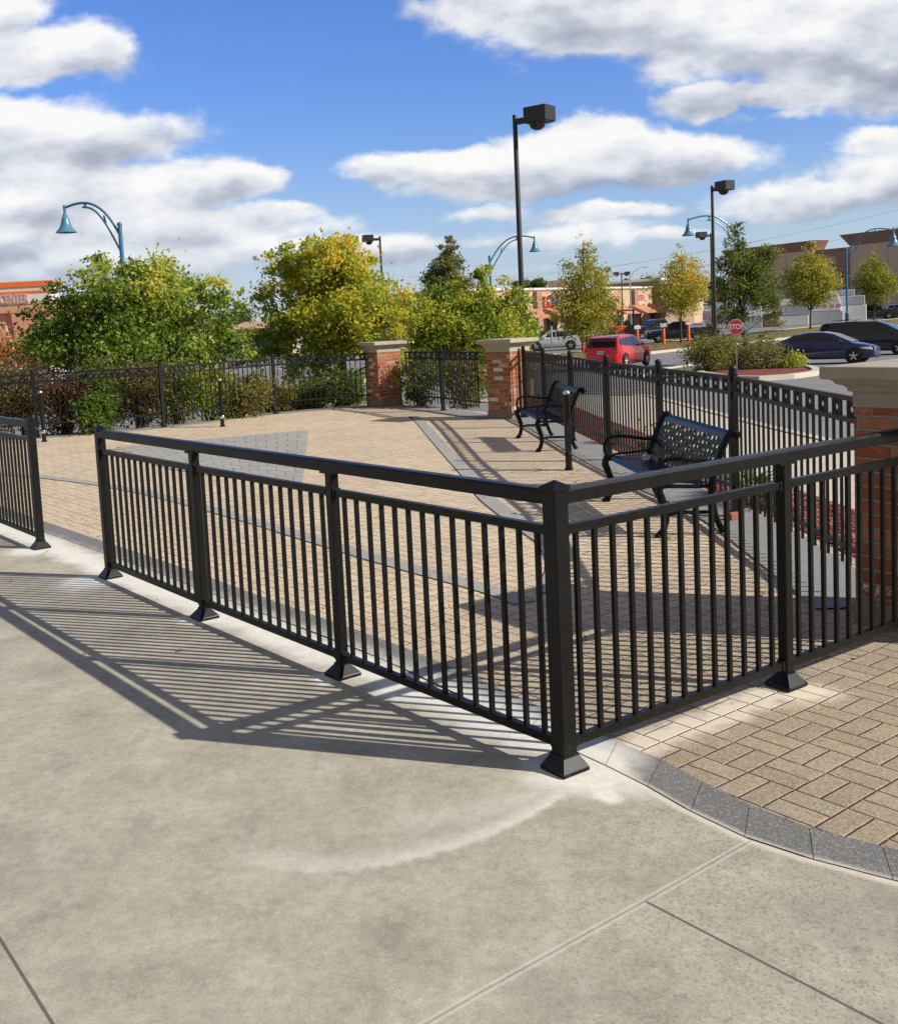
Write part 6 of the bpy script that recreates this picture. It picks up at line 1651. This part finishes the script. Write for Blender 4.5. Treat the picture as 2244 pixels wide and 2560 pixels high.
# orange striped entrance canopy at the far left
def lp(px, py, Y=88): return dep(px, py, Y)
c0 = lp(132, 703); c1 = lp(-160, 703); OR2 = mat('bright_orange_fascia', (.86, .17, .035), .5); CRM = mat('cream_fascia', (.74, .62, .46), .6); SAL = mat('salmon_render', (.68, .33, .20), .85, noise=(.8, .08))
xr_ = c0.x; xl_ = xr_ - 26; yf = 88
t = thing('entrance_canopy', 'orange and cream store entrance canopy on salmon columns at the left edge', 'building', (xr_ - 4, yf, -1.02))
def zof(py): return dep(66, py, yf).z
def band(name, pa, pb, m_, out=0.0, xe=0.0, par=None):
    mb = MB(); z1, z0 = zof(pa), zof(pb); mb.box(((xl_ + xr_ + xe) / 2, yf + 1.2, (z0 + z1) / 2), (xr_ + xe - xl_, 2.4 + out * 2, z1 - z0)); return obj(name, mb, m_, par or t, world=True)
band('orange_fascia', 703, 716, OR2, .10, .0); band('cream_band', 716, 727, CRM, .02, -.15); band('orange_trim', 727, 732, OR2, .05, -.4)
bw = band('sign_panel', 732, 759, mat('canopy_white', (.78, .66, .58), .6), 0, -.4); band('salmon_beam', 759, 780, SAL, -.05, -.3)
sgn = text_mb('RENTAL CENTER', 1.05, .03, .02); zc_ = (zof(734) + zof(757)) / 2
sgn.xf(Matrix.Translation((xr_ - 4.6, yf - .06, zc_)) @ Matrix.Rotation(R(90), 4, 'X') @ Matrix.Diagonal((.62, 1.0, 1, 1)))
obj('sign_lettering', sgn, mat('pale_sign_letter', (.66, .40, .34), .6), t, world=True, recalc=False)
for px_c in (118, -15):
    q_ = dep(px_c, 800, yf - .0); z1 = zof(780); mb = MB(); w0, w1 = .70, 1.25
    mb.prism([(q_.x - w1, yf + .4), (q_.x + w1, yf + .4), (q_.x + w1, yf + 2.0), (q_.x - w1, yf + 2.0)], -1.1, z1, [(q_.x - w0, yf + .4), (q_.x + w0, yf + .4), (q_.x + w0, yf + 2.0), (q_.x - w0, yf + 2.0)])
    co = obj('column', mb, SAL, t, world=True)
    for k in range(5):
        mb = MB(); mb.box((q_.x - 1.1 + .55 * k, yf + .36, -.25), (.54, .06, 1.6)); obj('painted_stripe', mb, WHITE if k % 2 == 0 else OR2, co, world=True)
q_ = dep(66, 900, 100); mb = MB(); mb.box((q_.x - 6, 101, 2.2), (40, 8, 6.4)); obj('store_wall', mb, SAL, t, world=True)
mb = MB(); mb.lathe([(.16, 0), (.16, 1.5), (.04, 1.55)], (0, 0, 0), 12); 
p_ = dep(166, 940, 74); tb = thing('orange_bollard', 'orange post beside the striped column of the entrance canopy', 'bollard', (p_.x, p_.y, terr(p_.x, p_.y)), 0, 'orange bollards along the grass island'); obj('sleeve', mb, ORANGE, tb)
for i, (px, py, Y, rx, ry, lab) in enumerate([(10, 880, 57, 60, 46, 'orange autumn bush at the left edge under the canopy'), (95, 890, 56, 45, 40, 'rust coloured bush in front of the canopy column')]):
    c = dep(px, py, Y); k = Y / FPX
    shrub(lab, [(c.x, c.y, c.z, rx * k, rx * k, ry * k)], (c.x, c.y, terr(c.x, c.y)), 2200, .15, LO, 140 + i, (.1, 1), clumps=50, group='autumn bushes by the canopy')

# ------------------------------------------------------------------ far trees on the skyline
rg0 = np.random.default_rng(3)
far = [(1262, 740, 200, 26, 14), (1300, 712, 200, 20, 8), (1345, 708, 200, 18, 8), (1563, 712, 210, 10, 16), (1592, 714, 210, 18, 9), (1622, 708, 205, 16, 14), (1640, 716, 208, 12, 12), (1792, 720, 190, 20, 26), (1905, 765, 150, 30, 24), (1880, 790, 130, 22, 18), (1785, 745, 150, 18, 20), (560, 800, 160, 40, 22), (600, 790, 170, 36, 22), (230, 830, 150, 50, 26)]
words2 = ['left of the tall black post above the shop roof', 'small one above the red shop sign', 'just left of the conical tree', 'pointed one behind the twin headed lamp', 'low one right of the pointed crown', 'dark rounded one by the brown tower', 'beside the brown tower', 'between the two tall black posts and the ragged tree', 'rusty one behind the ragged green tree', 'low rusty one above the lumber', 'by the white roof line behind the tall black post', 'behind the gap of the two near trees', 'right of the gap between the near trees', 'behind the broad green tree at left']
for i, (px, py, Y, rx, ry) in enumerate(far):
    c = dep(px, py, Y); k = Y / FPX; z0 = terr(c.x, c.y)
    ml = LB if i in (8, 9) else LD
    tree('distant_tree', 'dark distant tree ' + words2[i] if ml is LD else 'distant autumn tree ' + words2[i], 'tree', (c.x, c.y, z0), (c.x, c.y, c.z), [(c.x, c.y, c.z, rx * k, rx * k, ry * k), (c.x, c.y, c.z - ry * k, rx * k * .8, rx * k * .8, ry * k)], 1500, .38, ml, 200 + i, .16, 40, .24, (0, .8), .4, 'distant trees on the skyline')

# ------------------------------------------------------------------ power lines
WIRE = mat('wire', (.06, .065, .07), .7)
def wire(label, p0_, p1_, Y0, Y1, sag):
    mb = MB(); P = []
    a_ = dep(*p0_, Y0); b_ = dep(*p1_, Y1)
    for k in range(25):
        f = k / 24; q_ = a_.lerp(b_, f); q_.z -= sag * 4 * f * (1 - f); P.append(q_)
    mb.tube(P, .013, 4); o = obj('power_line', mb, WIRE); tag(o, label, 'wire', 'power lines across the sky')
wire('upper overhead wire running right above the brown store', (1230, 700), (2420, 480), 190, 140, 1.6)
wire('lower overhead wire dipping behind the tall black post', (1220, 712), (2420, 520), 190, 140, 2.2)
wire('faint overhead wire above the low tree by the far pier', (1000, 690), (1900, 600), 200, 170, 2.0)
wire('lowest overhead wire behind the twin headed lamp', (1200, 742), (1900, 655), 200, 170, 1.6)

# ------------------------------------------------------------------ fallen leaves and grit on the paving
rgl = np.random.default_rng(77); pts_ = []
for k in range(210):
    y = rgl.uniform(5, 19); x = rgl.uniform(-3.5, 2.3)
    if rgl.random() < .5: x = np.interp(y, [5, 12, 19], [2.2, 2.2, 2.0]) - abs(rgl.normal()) * .25
    pts_.append((x, y, .012))
pts_ = np.array(pts_)
o = leaves('fallen_leaves', pts_, rgl.uniform(.02, .05, len(pts_)), rgl.random(len(pts_)), LO, None, up=3.5, seedv=5); tag(o, kind='stuff')
pts_ = []
for k in range(2600):
    f = rgl.random(); px = 1350 + f * 900; i_ = rgl.random()
    ya = np.interp(px, [1350, 1465, 1625, 1741, 1960, 2250], [911, 900, 882, 869, 846, 814]); yb = np.interp(px, [1350, 1465, 1600, 1745, 1960, 2250], [893, 881, 863, 849, 828, 797])
    if abs(px - 1700) > 120 and rgl.random() < .6: continue
    q_ = at(px, ya + (yb - ya) * i_); pts_.append((q_.x, q_.y, q_.z + .10))
pts_ = np.array(pts_)
o = leaves('fallen_leaves', pts_, rgl.uniform(.10, .2, len(pts_)), rgl.random(len(pts_)), LO, None, up=2.5, seedv=6); tag(o, kind='stuff')
# weeds in the paving joints by the near bench
for i, (x, y, lab) in enumerate([(1.98, 8.0, 'small weed in the paving joints at the front foot of the near bench'), (1.55, 7.2, 'tiny weed between the pavers in front of the near bench')]):
    t = thing('weed', lab, 'plant', (x, y, 0)); mb = MB()
    for k in range(22):
        a_ = rgl.random() * 6.28; l_ = rgl.uniform(.02, .06); bx, by = x + rgl.normal() * .03, y + rgl.normal() * .03
        mb.add([(bx - .003, by, 0), (bx + .003, by, 0), (bx + math.cos(a_) * l_, by + math.sin(a_) * l_, l_ * .8)], [(0, 1, 2)])
    obj('blades', mb, mat('weed_green', (.07, .14, .02), .6), t, world=True, recalc=False)
